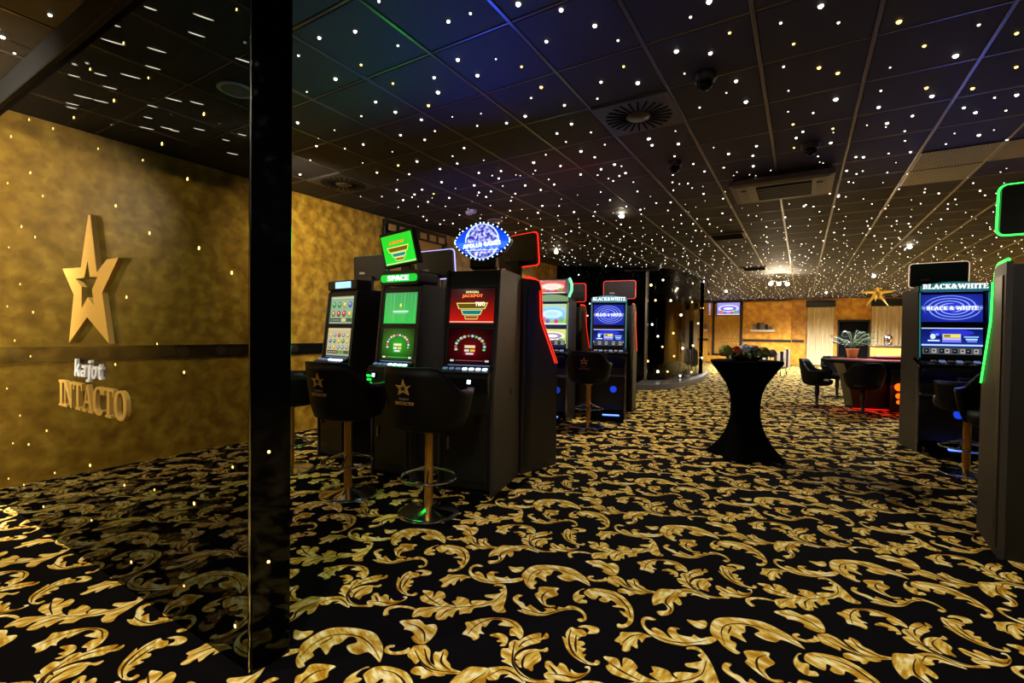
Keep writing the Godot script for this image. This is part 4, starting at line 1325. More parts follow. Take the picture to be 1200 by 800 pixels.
func build_booth() -> void:
	# curved glossy black enclosure with points of light
	var t := thing("curved_booth", "curved glossy black booth dotted with warm lights on grey plinth", "booth", Vector3(-3.3, 0, -13.0))
	var plan := [Vector2(-5.6, -11.3), Vector2(-4.4, -11.3), Vector2(-3.45, -11.3), Vector2(-3.1, -11.45), Vector2(-2.82, -11.85), Vector2(-2.62, -12.5), Vector2(-2.5, -13.4), Vector2(-2.46, -14.4), Vector2(-2.5, -15.5), Vector2(-2.62, -16.6)]
	var off := Vector2(-3.3, -13.0)
	var n := plan.size()
	var norm := []
	for k in n:
		var d: Vector2 = (plan[mini(k + 1, n - 1)] - plan[maxi(k - 1, 0)]).normalized()
		norm.append(Vector2(-d.y, d.x))
	# the plinth follows this line; the wall stands back from it
	var wall := []
	for k in n:
		wall.append(plan[k] * 1.1 - off)
		plan[k] -= off
	wall[0] = Vector2(-5.5, -11.2) - off
	wall[1] = Vector2(-4.7, -11.8) - off
	for seg in [[0, 2, "flat_wall"], [2, n - 1, "curved_wall"]]:
		var sm := PackedVector2Array()
		for k in range(seg[0], seg[1] + 1):
			sm.append(wall[k])
		sm = catmull(sm, 6, false)
		var st := begin()
		st.set_smooth_group(1)
		for k in sm.size() - 1:
			var a := sm[k]
			var b := sm[k + 1]
			quad(st, Vector3(a.x, 0, a.y), Vector3(b.x, 0, b.y), Vector3(b.x, 3.12, b.y), Vector3(a.x, 3.12, a.y), Vector3(-1.5, 1.5, -3))
		st.set_smooth_group(-1)
		for k in sm.size() - 1:
			var a := sm[k]
			var b := sm[k + 1]
			var nn := (b - a).orthogonal().normalized() * 0.06
			if nn.y > 0:
				nn = -nn
			quad(st, Vector3(a.x + nn.x, 0, a.y + nn.y), Vector3(b.x + nn.x, 0, b.y + nn.y), Vector3(b.x + nn.x, 3.12, b.y + nn.y), Vector3(a.x + nn.x, 3.12, a.y + nn.y), Vector3(a.x, 1.5, a.y))
		obj(seg[2], st, M.booth, t)
	# plinth
	var ol := PackedVector2Array()
	var sm2 := PackedVector2Array()
	for k in range(2, n):
		sm2.append(plan[k])
	sm2 = catmull(sm2, 5, false)
	for q in sm2:
		ol.append(q)
	ol.append(Vector2(0.3, wall[n - 1].y + 0.1))
	ol.append(Vector2(-0.3, 0.3))
	var st2 := begin()
	X = Transform3D(Basis(Vector3(1, 0, 0), Vector3(0, 0, 1), Vector3(0, -1, 0)), Vector3.ZERO)
	prism(st2, ol, -0.13, 0.0)
	obj("plinth", st2, M.plinth, t)
	st2 = begin()
	bev(st2, Vector3(-0.16, 1.56, 0.66), Vector3(0.07, 2.86, 0.07), 0.01)
	var po := obj("corner_post", st2, M.rim, t)
	st2 = begin()
	bev(st2, Vector3(-0.3, 3.02, 0.7), Vector3(0.9, 0.05, 0.1), 0.01)
	obj("cap", st2, M.black, po)
	rng.seed = 31
	var ball := begin()
	sphere(ball, Vector3.ZERO, Vector3.ONE, 8, 4)
	var bm := done(ball)
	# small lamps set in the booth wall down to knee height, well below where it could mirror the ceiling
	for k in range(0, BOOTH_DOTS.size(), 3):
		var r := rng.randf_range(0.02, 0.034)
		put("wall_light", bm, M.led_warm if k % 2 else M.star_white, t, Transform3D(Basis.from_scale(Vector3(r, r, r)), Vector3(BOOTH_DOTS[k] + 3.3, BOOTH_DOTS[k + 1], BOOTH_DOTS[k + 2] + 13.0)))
	for k in 12:
		var r := rng.randf_range(0.012, 0.02)
		var f := rng.randf_range(0.05, 0.95)
		var p: Vector2 = (wall[0] as Vector2).lerp(wall[1], f)
		put("wall_light", bm, M.star_white, t, Transform3D(Basis.from_scale(Vector3(r, r, r)), Vector3(p.x + 0.02, rng.randf_range(1.7, 2.9), p.y + 0.03)))

func build_ceiling_fittings() -> void:
	# round-slotted air outlets
	for q in [[-1.17, -3.83, "square ceiling air outlet with radial slots, nearest in the tile grid"], [-4.77, -3.83, "dim square ceiling air outlet with radial slots near gold wall"]]:
		var t := thing("air_diffuser", q[2], "air vent", Vector3(q[0], CEIL - 0.012, q[1]), 0, "radial ceiling air outlets")
		var st := begin()
		bev(st, Vector3(0, 0.004, 0), Vector3(0.59, 0.02, 0.59), 0.005)
		obj("plate", st, M.vent, t)
		for k in 24:
			st = begin()
			X = Transform3D(Basis(Vector3.UP, TAU * k / 24.0), Vector3.ZERO) * ax(0, -0.008, 0.18, 0, 0, deg_to_rad(8))
			bev(st, Vector3.ZERO, Vector3(0.016, 0.008, 0.16), 0.002)
			obj("slot", st, M.black_matte, t)
		st = begin()
		lat(st, [[0.09, -0.004], [0.085, -0.014], [0.0, -0.016]], 20)
		obj("hub", st, M.vent, t)
	# ceiling cassette
	var c := thing("ceiling_cassette", "grey ceiling air conditioning cassette with dark intake grille", "air conditioner", Vector3(-0.24, CEIL, -6.28))
	var st3 := begin()
	lat4(st3, [[0.40, 0.33, 0.0], [0.5, 0.42, -0.05], [0.5, 0.42, -0.1], [0.44, 0.36, -0.115]])
	obj("housing", st3, M.cassette, c)
	st3 = begin()
	bev(st3, Vector3(0.03, -0.118, 0), Vector3(0.54, 0.012, 0.56), 0.004)
	var gr := obj("grille", st3, M.black_matte, c)
	for k in 9:
		st3 = begin()
		bev(st3, Vector3(0.03, -0.126, -0.24 + 0.06 * k), Vector3(0.52, 0.008, 0.016), 0.002)
		obj("louvre", st3, M.black, gr)
	for s in [-1, 1]:
		st3 = begin()
		bev(st3, Vector3(s * 0.37, -0.118, 0), Vector3(0.06, 0.012, 0.42), 0.003)
		obj("air_flap", st3, M.black, c)
	# flat rectangular outlets
	for q in [[-1.17, -9.25, "thin gold-lit rectangular ceiling grille in front of the lamp cluster"], [-1.1, -14.0, "small far ceiling grille left of the lamp cluster"]]:
		var t := thing("ceiling_grille", q[2], "air vent", Vector3(q[0], CEIL - 0.012, q[1]), 0, "flat ceiling grilles")
		var st := begin()
		bev(st, Vector3.ZERO, Vector3(0.59, 0.02, 0.59), 0.004)
		obj("frame", st, M.cassette, t)
		for k in 8:
			st = begin()
			X = ax(0, -0.012, -0.22 + 0.063 * k, 0, 0.5)
			box(st, Vector3.ZERO, Vector3(0.5, 0.004, 0.035))
			obj("slat", st, M.side_dark, t)
	# perforated panels
	for q in [[1.23, -6.23, "left"], [1.83, -6.23, "right"], [1.23, -6.83, "rear left"]]:
		var t := thing("perforated_panel", "perforated metal ceiling panel above green neon machine, %s one" % q[2], "ceiling panel", Vector3(q[0], CEIL - 0.006, q[1]), 0, "perforated ceiling panels")
		var st := begin()
		bev(st, Vector3.ZERO, Vector3(0.575, 0.012, 0.575), 0.003)
		obj("sheet", st, M.bar, t)
		st = begin()
		for i in 22:
			for j in 22:
				box(st, Vector3(-0.263 + 0.025 * i, -0.0062, -0.263 + 0.025 * j), Vector3(0.012, 0.001, 0.012))
		obj("perforation", st, M.black_matte, t).set_meta("kind", "stuff")
	# dome cameras
	for q in [[-0.6, -3.46, "nearest black dome camera on the ceiling"], [-1.16, -5.06, "black dome camera left of the ceiling cassette"], [0.03, -5.18, "black dome camera above the ceiling cassette"]]:
		var t := thing("dome_camera", q[2], "camera", Vector3(q[0], CEIL - 0.004, q[1]), 0, "ceiling dome cameras")
		var st := begin()
		lat(st, [[0.075, 0.0], [0.075, -0.03], [0.066, -0.045], [0.056, -0.05]], 24)
		obj("collar", st, M.black, t)
		st = begin()
		lat(st, [[0.056, -0.05], [0.052, -0.075], [0.038, -0.096], [0.02, -0.107], [0.0, -0.11]], 24)
		obj("dome", st, M.black_gloss, t)
	# loudspeaker discs
	for q in [[-3.63, -1.94, "round pale ceiling loudspeaker behind the glass partition"], [-4.2, -6.29, "round pale ceiling loudspeaker behind the oval planet sign"]]:
		var t := thing("ceiling_speaker", q[2], "loudspeaker", Vector3(q[0], CEIL - 0.004, q[1]), 0, "ceiling loudspeakers")
		var st := begin()
		lat(st, [[0.125, 0.0], [0.125, -0.006], [0.112, -0.012], [0.1, -0.008], [0.1, -0.006]], 32)
		obj("rim", st, M.white, t)
		st = begin()
		lat(st, [[0.1, -0.006], [0.06, -0.012], [0.0, -0.014]], 32)
		obj("mesh_cover", st, M.grey, t)
	var d := thing("smoke_detector", "small pale twin-headed detector on ceiling left of round speaker", "detector", Vector3(-4.18, CEIL - 0.004, -5.64))
	for k in 2:
		var st := begin()
		X = ax(-0.05 + 0.1 * k, 0, 0.04 * k)
		lat(st, [[0.055, 0.0], [0.055, -0.02], [0.04, -0.045], [0.0, -0.05]], 18)
		obj("sensor_head", st, M.white, d)

# four-sided stepped shape from (half width x, half width z, y)
func lat4(st: SurfaceTool, rows: Array) -> void:
	for i in rows.size() - 1:
		var a: Array = rows[i]
		var b: Array = rows[i + 1]
		var ca := [Vector3(-a[0], a[2], -a[1]), Vector3(a[0], a[2], -a[1]), Vector3(a[0], a[2], a[1]), Vector3(-a[0], a[2], a[1])]
		var cb := [Vector3(-b[0], b[2], -b[1]), Vector3(b[0], b[2], -b[1]), Vector3(b[0], b[2], b[1]), Vector3(-b[0], b[2], b[1])]
		for k in 4:
			quad(st, ca[k], ca[(k + 1) % 4], cb[(k + 1) % 4], cb[k], Vector3(0, (a[2] + b[2]) / 2, 0))
	var l: Array = rows[rows.size() - 1]
	quad(st, Vector3(-l[0], l[2], -l[1]), Vector3(l[0], l[2], -l[1]), Vector3(l[0], l[2], l[1]), Vector3(-l[0], l[2], l[1]), Vector3(0, l[2] + 1, 0))

func build_table() -> void:
	var t := thing("cocktail_table", "tall cocktail table under a black stretch cover", "table", Vector3(-0.52, 0, -5.85))
	var st := begin()
	st.set_smooth_group(1)
	var prof := [[0.0, 1.075, 0], [0.33, 1.075, 0], [0.365, 1.07, 0], [0.37, 1.05, 0], [0.335, 1.0, 0.0], [0.27, 0.92, 0.05], [0.2, 0.81, 0.04], [0.162, 0.7, 0.02], [0.15, 0.58, 0.0], [0.15, 0.46, 0.02], [0.165, 0.36, 0.05], [0.2, 0.25, 0.09], [0.25, 0.14, 0.14], [0.31, 0.05, 0.2], [0.345, 0.005, 0.24]]
	var seg := 40
	var at := func(i: int, k: int) -> Vector3:
		var a := TAU * (k % seg) / seg
		var r: float = prof[i][0] * (1.0 + prof[i][2] * cos(4.0 * a + 0.6))
		return Vector3(r * sin(a), prof[i][1], r * cos(a))
	for i in prof.size() - 1:
		for k in seg:
			var a: Vector3 = at.call(i, k)
			var b: Vector3 = at.call(i + 1, k)
			var c: Vector3 = at.call(i + 1, k + 1)
			var d: Vector3 = at.call(i, k + 1)
			if i > 0:
				tri(st, a, b, d, Vector3(0, (a.y + b.y) / 2 - 0.05, 0))
			tri(st, b, c, d, Vector3(0, (a.y + b.y) / 2 - 0.05, 0))
	obj("stretch_cover", st, M.cloth, t)
	for k in 4:
		var a := TAU * k / 4.0 - 0.15
		st = begin()
		X = ax(0.4 * sin(a), 0, 0.4 * cos(a))
		lat(st, [[0.022, 0.0], [0.025, 0.02], [0.0, 0.025]], 10)
		obj("foot", st, M.black, t)
	# flowers and foliage on the table top
	var f := thing("flower_arrangement", "low mixed flower arrangement on the black cocktail table", "flowers", Vector3(-0.52, 1.077, -5.85))
	st = begin()
	lat(st, [[0.0, 0.0], [0.12, 0.0], [0.15, 0.03], [0.13, 0.035], [0.0, 0.03]], 20)
	obj("dish", st, M.black_matte, f)
	rng.seed = 12
	var heads := [[-0.22, 0.05, 0.08, Color(0.5, 0.6, 0.22)], [-0.11, 0.06, 0.06, Color(0.95, 0.38, 0.05)], [-0.17, 0.03, 0.045, Color(0.8, 0.1, 0.06)], [-0.02, 0.07, 0.075, Color(0.75, 0.84, 0.92)], [0.08, 0.06, 0.075, Color(0.7, 0.58, 0.72)], [0.19, 0.04, 0.075, Color(0.5, 0.5, 0.22)], [0.28, 0.03, 0.06, Color(0.68, 0.56, 0.68)], [-0.06, 0.03, 0.05, Color(0.3, 0.4, 0.16)], [-0.26, 0.03, 0.05, Color(0.5, 0.48, 0.25)]]
	for hd in heads:
		var m := mat(hd[3], 0.8)
		st = begin()
		var c := Vector3(hd[0] * 0.8526, hd[1] + 0.035, -hd[0] * 0.5226 + rng.randf_range(-0.05, 0.08))
		for k in 34:
			var d := Vector3(rng.randfn(), absf(rng.randfn()) * 0.8 + 0.1, rng.randfn()).normalized()
			var p: Vector3 = c + d * hd[2] * 0.8
			var u := d.cross(Vector3(0.3, 0.9, 0.2)).normalized()
			var w := d.cross(u)
			var l: float = hd[2] * 0.42
			quad(st, p - u * l, p + w * l + d * l * 0.3, p + u * l, p - w * l + d * l * 0.3, c)
		sphere(st, c, Vector3(hd[2], hd[2] * 0.8, hd[2]) * 0.75, 10, 6)
		obj("bloom", st, m, f)
	for k in 60:
		var a := rng.randf_range(0, TAU)
		var r0 := rng.randf_range(0.03, 0.16)
		var r1 := r0 + rng.randf_range(0.08, 0.16)
		var y1 := rng.randf_range(0.01, 0.15)
		var d := Vector3(sin(a), 0, cos(a))
		var s := Vector3(cos(a), 0, -sin(a)) * rng.randf_range(0.015, 0.028)
		st = begin()
		var p0 := d * r0 + Vector3(0, 0.03, 0)
		var p2 := d * r1 + Vector3(0, y1, 0)
		var pm := (p0 + p2) * 0.5 + Vector3(0, 0.03, 0)
		tri(st, p0, pm + s, pm + Vector3(0, 0.008, 0), Vector3(0, -1, 0))
		tri(st, p0, pm - s, pm + Vector3(0, 0.008, 0), Vector3(0, -1, 0))
		tri(st, p2, pm + s, pm + Vector3(0, 0.008, 0), Vector3(0, -1, 0))
		tri(st, p2, pm - s, pm + Vector3(0, 0.008, 0), Vector3(0, -1, 0))
		obj("leaf", st, M.leaf if k % 3 else M.leaf_pale, f)

func build_left_island() -> void:
	var g := "slot machines on the left island"
	# red two-screen machine with oval sign
	var m3 := upright("slot_machine", "slot machine with two red screens under the oval planet sign", Vector3(-2.36, 0, -3.13), deg_to_rad(12.5), 0.5, 1.87, [T.red_top, T.red_low], 0.405, 0.295, g)
	text("lettering_light", "SPECIAL", 0.018, 0.12, 0.004, glow(Color(1, 0.9, 0.6), 1.2), m3, ax(0, 1.685, -0.112, 0, -0.105))
	text("lettering_light", "JACKPOT", 0.032, 0.19, 0.004, glow(Color(1, 0.45, 0.2), 1.6), m3, ax(0, 1.65, -0.109, 0, -0.105))
	text("lettering_light", "TWO", 0.034, 0.085, 0.004, glow(Color(1, 1, 0.8), 1.5), m3, ax(0.075, 1.583, -0.101, 0, -0.105))
	area_light(m3, ax(0, 1.4, -0.02, 0, -0.1), Vector2(0.34, 0.55), Color(1, 0.12, 0.08), 0.10)
	var sg := thing("oval_sign", "blue lens-shaped sign ringed with small bulbs on top of red machine", "sign", Vector3(-2.335, 1.884, -3.3), deg_to_rad(14))
	var st := begin()
	bev(st, Vector3(0, 0.05, -0.05), Vector3(0.24, 0.1, 0.1), 0.02)
	obj("stand", st, M.black, sg)
	var eye := PackedVector2Array()
	for k in 40:
		var a := TAU * k / 40.0
		eye.append(Vector2(0.26 * signf(cos(a)) * pow(absf(cos(a)), 1.15), 0.235 + 0.165 * signf(sin(a)) * pow(absf(sin(a)), 1.35)))
	st = begin()
	prism(st, eye, -0.06, 0.0)
	var bodyo := obj("sign_box", st, M.black, sg)
	st = SurfaceTool.new()
	st.begin(Mesh.PRIMITIVE_TRIANGLES)
	st.set_smooth_group(-1)
	for k in 40:
		var p := eye[k] * Vector2(0.93, 1.0)
		var q := eye[(k + 1) % 40] * Vector2(0.93, 1.0)
		p.y = 0.235 + (p.y - 0.235) * 0.9
		q.y = 0.235 + (q.y - 0.235) * 0.9
		for e in [Vector2(0, 0.235), q, p]:
			st.set_uv(Vector2(0.5 + e.x / 0.5, 0.5 - (e.y - 0.235) / 0.33))
			st.add_vertex(Vector3(e.x, e.y, 0.006))
	st.generate_normals()
	put("sign_face", st.commit(), T.planet, bodyo)
	text("lettering_light", "APOLLO GAMES", 0.034, 0.34, 0.006, glow(Color(0.9, 0.96, 1), 2.6), bodyo, ax(0.0, 0.205, 0.012, 0, 0, 0.08))
	for k in 34:
		var a := TAU * k / 34.0
		var p := Vector3(0.25 * signf(cos(a)) * pow(absf(cos(a)), 1.15), 0.235 + 0.157 * signf(sin(a)) * pow(absf(sin(a)), 1.35), 0.006)
		st = begin()
		sphere(st, p, Vector3(0.0065, 0.0065, 0.0065), 6, 4)
		obj("bulb_light", st, glow(Color(0.75, 0.92, 1.0), 4.0) if k == 0 else M.button_white, sg)
	area_light(sg, ax(0, 0.235, 0.02, 0, -0.15), Vector2(0.38, 0.22), Color(0.12, 0.3, 1.0), 1.8)
	# green machine with tilted top display
	var m2 := upright("slot_machine", "slot machine with green screens and tilted green display on top", Vector3(-3.18, 0, -3.1), deg_to_rad(2), 0.5, 1.76, [T.green_mid, T.green_low], 0.40, 0.29, g)
	st = begin()
	prism(st, rrect(0.47, 0.13, 0.04, 5, Vector2(0, 1.84)), -0.35, -0.08)
	var hd := obj("header", st, M.black, m2)
	st = begin()
	prism(st, rrect(0.44, 0.07, 0.03, 5, Vector2(0, 1.835)), -0.08, -0.07)
	obj("header_light", st, glow(Color(0.05, 0.75, 0.2), 1.2), hd)
	text("lettering_light", "SPACE", 0.045, 0.25, 0.01, glow(Color(0.8, 1, 0.88), 2.5), hd, ax(0, 1.835, -0.064))
	var tt := ax(-0.03, 2.11, -0.1, deg_to_rad(-4), deg_to_rad(13), deg_to_rad(4))
	st = begin()
	X = tt
	bev(st, Vector3(0, 0, -0.03), Vector3(0.46, 0.33, 0.06), 0.012)
	var tp := obj("top_display", st, M.black, m2)
	screen("screen", T.green_topper, 0.40, 0.27, tp, tt * ax(0, 0, 0.004))
	text("lettering_light", "JACKPOT", 0.028, 0.2, 0.004, glow(Color(1, 0.35, 0.15), 1.4), tp, tt * ax(0, 0.06, 0.008))
	st = begin()
	bev(st, Vector3(0, 1.92, -0.2), Vector3(0.12, 0.1, 0.08), 0.01)
	obj("neck", st, M.black, m2)
	area_light(m2, tt * ax(0, 0, 0.02, 0, 0.0), Vector2(0.4, 0.27), Color(0.1, 1.0, 0.25), 0.7)
	area_light(m2, ax(0, 1.35, 0.0, 0, -0.1), Vector2(0.38, 0.55), Color(0.1, 1.0, 0.25), 0.25)
	for k in 3:
		st = begin()
		X = ax(-0.2, 0.935 - 0.035 * k, 0.092 - 0.006 * k, 0, deg_to_rad(-9))
		bev(st, Vector3.ZERO, Vector3(0.05, 0.02, 0.014), 0.004)
		obj("ticket_light", st, M.button_green, m2)
	# pale reels machine
	var m1 := upright("slot_machine", "slot machine with two pale reel screens and blue-lit top strip", Vector3(-4.14, 0, -3.2), deg_to_rad(-4), 0.5, 1.76, [T.reels_a, T.reels_b], 0.4, 0.29, g)
	st = begin()
	bev(st, Vector3(0, 1.82, -0.2), Vector3(0.5, 0.1, 0.2), 0.01)
	var h1 := obj("header", st, M.black, m1)
	st = begin()
	bev(st, Vector3(0.03, 1.82, -0.098), Vector3(0.26, 0.065, 0.01), 0.003)
	obj("header_light", st, glow(Color(0.55, 0.8, 1.0), 2.0), h1)
	# machines behind, turned away
	neon_cabinet("slot_machine", "slot machine seen from behind with unlit dark hood beside pale reels machine", Vector3(-4.78, 0, -4.55), deg_to_rad(184), 0.55, 1.8, Color(0.3, 0.6, 0.45), [T.green_low, T.green_mid, T.oval], g, 0.1, 0.16, -3.0)
	var b2 := neon_cabinet("slot_machine", "slot machine with white neon edges between green and red machines", Vector3(-3.55, 0, -4.42), deg_to_rad(180), 0.55, 1.75, Color(0.72, 0.7, 1.0), [T.oval, T.blue, T.oval], g, 1.6, 0.16, -6.0)
	area_light(b2, ax(0, 2.1, -0.22, 0, -0.3), Vector2(0.45, 0.24), Color(0.2, 0.3, 1.0), 1.2)
	var b3 := neon_cabinet("slot_machine", "slot machine with red neon edges behind the red-screen machine", Vector3(-2.4, 0, -4.42), deg_to_rad(166), 0.56, 1.84, Color(1.0, 0.16, 0.1), [T.fruit_c, T.fruit_a, T.back_red], g, 1.5, 0.14, -6.0, 0.5)
	area_light(b3, ax(0, 2.17, -0.22, 0, -0.2), Vector2(0.45, 0.24), Color(1.0, 0.2, 0.15), 0.7)

func build_middle_island() -> void:
	var g := "slot machines on the middle island"
	var m5 := arched("slot_machine", "slot machine with yellow-green fruit screens and red top display", Vector3(-3.3, 0, -6.5), deg_to_rad(10), 0.56, 1.92, [T.fruit_a, T.fruit_b], "", Color(0.7, 0.9, 0.5), Color(0.1, 0.25, 0.8), g)
	var st := begin()
	X = ax(0.0, 2.06, -0.12, 0, -0.1)
	bev(st, Vector3.ZERO, Vector3(0.54, 0.24, 0.1), 0.012)
	var td := obj("top_display", st, M.steel, m5)
	screen("screen", T.fruit_c, 0.42, 0.19, td, ax(0.0, 2.06, -0.066, 0, -0.1))
	st = begin()
	tube(st, [Vector3(0.27, 1.9, -0.07), Vector3(0.31, 2.0, -0.07), Vector3(0.31, 2.1, -0.075), Vector3(0.27, 2.19, -0.08)], 0.022, 8)
	obj("side_light", st, glow(Color(0.5, 0.95, 0.7), 1.2), td)
	area_light(m5, ax(0, 1.5, 0.0, 0, -0.06), Vector2(0.5, 0.6), Color(0.75, 1.0, 0.5), 0.12)
	var m6 := arched("slot_machine", "slot machine with blue screens and white lettered header, middle of hall", Vector3(-2.6, 0, -7.15), deg_to_rad(20), 0.57, 1.93, [T.oval, T.blue], "BLACK&WHITE", Color(0.25, 0.65, 0.75), Color(0.12, 0.3, 1.0), g)
	area_light(m6, ax(0, 1.5, 0.0, 0, -0.06), Vector2(0.5, 0.6), Color(0.3, 0.4, 1.0), 0.14)
	neon_cabinet("slot_machine", "red neon slot machine seen from behind beside the yellow-green one", Vector3(-3.52, 0, -7.95), deg_to_rad(186), 0.55, 1.8, Color(1.0, 0.12, 0.08), [T.fruit_c, T.fruit_a, T.back_red], g, 1.2, 0.07, -4.0)
	neon_cabinet("slot_machine", "red neon slot machine with pale-rimmed display behind the blue one", Vector3(-2.86, 0, -8.55), deg_to_rad(190), 0.57, 1.84, Color(1.0, 0.3, 0.22), [T.blue, T.oval, T.oval], g, 1.0, 0.11, -4.0)

func build_right_machines() -> void:
	var g := "slot machines on the right"
	var m6 := arched("slot_machine", "slot machine with blue screens and white lettered header at right", Vector3(1.5, 0, -7.28), deg_to_rad(10), 0.66, 1.98, [T.oval, T.blue], "BLACK&WHITE", Color(0.2, 0.6, 0.6), Color(0.12, 0.3, 1.0), g)
	area_light(m6, ax(0, 1.6, 0.0, 0, -0.35), Vector2(0.55, 0.6), Color(0.4, 0.45, 1.0), 0.8)
	neon_cabinet("slot_machine", "pale-edged slot machine behind the blue-screen machine at right", Vector3(1.55, 0, -8.62), deg_to_rad(176), 0.6, 1.86, Color(1.0, 0.86, 0.72), [T.blue, T.oval, T.oval], g, 0.7, 0.14, -4.0)
	arched("slot_machine", "blue-screen slot machine mirrored in the curved black booth", Vector3(3.6, 0, -12.4), deg_to_rad(-90), 0.66, 1.98, [T.oval, T.blue], "BLACK&WHITE", Color(0.2, 0.6, 0.6), Color(0.12, 0.3, 1.0), g)
	neon_cabinet("slot_machine", "slot machine with bright green neon edges at right picture edge", Vector3(1.42, 0, -4.56), deg_to_rad(176), 0.66, 1.8, Color(0.22, 1.0, 0.33), [T.green_low, T.green_mid, T.oval], g, 2.6, 0.19, -6.0)

func build_gaming_table() -> void:
	var t := thing("gaming_table", "red-topped gaming table with orange round lights at back right", "gaming table", Vector3(1.33, 0, -11.2), deg_to_rad(15))
	var st := begin()
	var top := PackedVector2Array()
	for k in 33:
		var a := PI * k / 32.0
		top.append(Vector2(0.95 * cos(a), -0.95 * sin(a) * 0.75))
	top.append(Vector2(-0.95, 0.3))
	top.append(Vector2(0.95, 0.3))
	X = Transform3D(Basis(Vector3(1, 0, 0), Vector3(0, 0, -1), Vector3(0, 1, 0)), Vector3(0, 0.86, 0))
	prism(st, top, 0.0, 0.06)
	obj("padded_rim", st, M.leather, t)
	var inner := PackedVector2Array()
	for q in top:
		inner.append(q * 0.86)
	st = begin()
	X = Transform3D(Basis(Vector3(1, 0, 0), Vector3(0, 0, -1), Vector3(0, 1, 0)), Vector3(0, 0.915, 0))
	prism(st, inner, 0.0, 0.02)
	obj("felt_top", st, M.red_felt, t)
	st = begin()
	bev(st, Vector3(0.25, 0.97, -0.15), Vector3(0.8, 0.06, 0.3), 0.02)
	var tray := obj("chip_tray", st, M.red, t)
	st = begin()
	bev(st, Vector3(0.25, 1.003, -0.12), Vector3(0.7, 0.012, 0.05), 0.004)
	obj("tray_light", st, glow(Color(1.0, 0.55, 0.45), 1.6), tray)
	st = begin()
	lat4(st, [[0.75, 0.3, 0.86], [0.65, 0.22, 0.6], [0.55, 0.2, 0.0]])
	obj("pedestal", st, M.black, t)
	st = begin()
	bev(st, Vector3(0.08, 0.4, 0.34), Vector3(0.24, 0.8, 0.1), 0.015)
	var sp := obj("speaker_panel", st, M.black, t)
	for q in [[0.46, 0.07], [0.3, 0.05], [0.19, 0.036]]:
		st = begin()
		X = ax(0.08, q[0], 0.392, 0, PI / 2)
		lat(st, [[0.0, 0.006], [q[1] * 0.8, 0.006], [q[1], 0.0], [q[1], -0.006]], 20)
		obj("round_light", st, glow(Color(1.0, 0.4, 0.05), 1.8), sp)
	st = begin()
	tube(st, [Vector3(-0.6, 0.03, 0.3), Vector3(0.5, 0.03, 0.34)], 0.008, 6)
	obj("floor_light", st, glow(Color(1.0, 0.1, 0.1), 1.0), t)
	area_light(t, Transform3D(Basis(Vector3.RIGHT, PI / 2), Vector3(0, 0.5, 0.42)), Vector2(1.4, 0.1), Color(1.0, 0.15, 0.16), 0.7)
	bucket_chair("black bucket chair on slim column left of the red gaming table", Vector3(0.27, 0, -10.6), deg_to_rad(-105))
	bucket_chair("black bucket chair in front of the red gaming table", Vector3(0.93, 0, -10.15), deg_to_rad(10))
	bucket_chair("black bucket chair behind the red gaming table's left end", Vector3(0.68, 0, -12.45), deg_to_rad(-160))

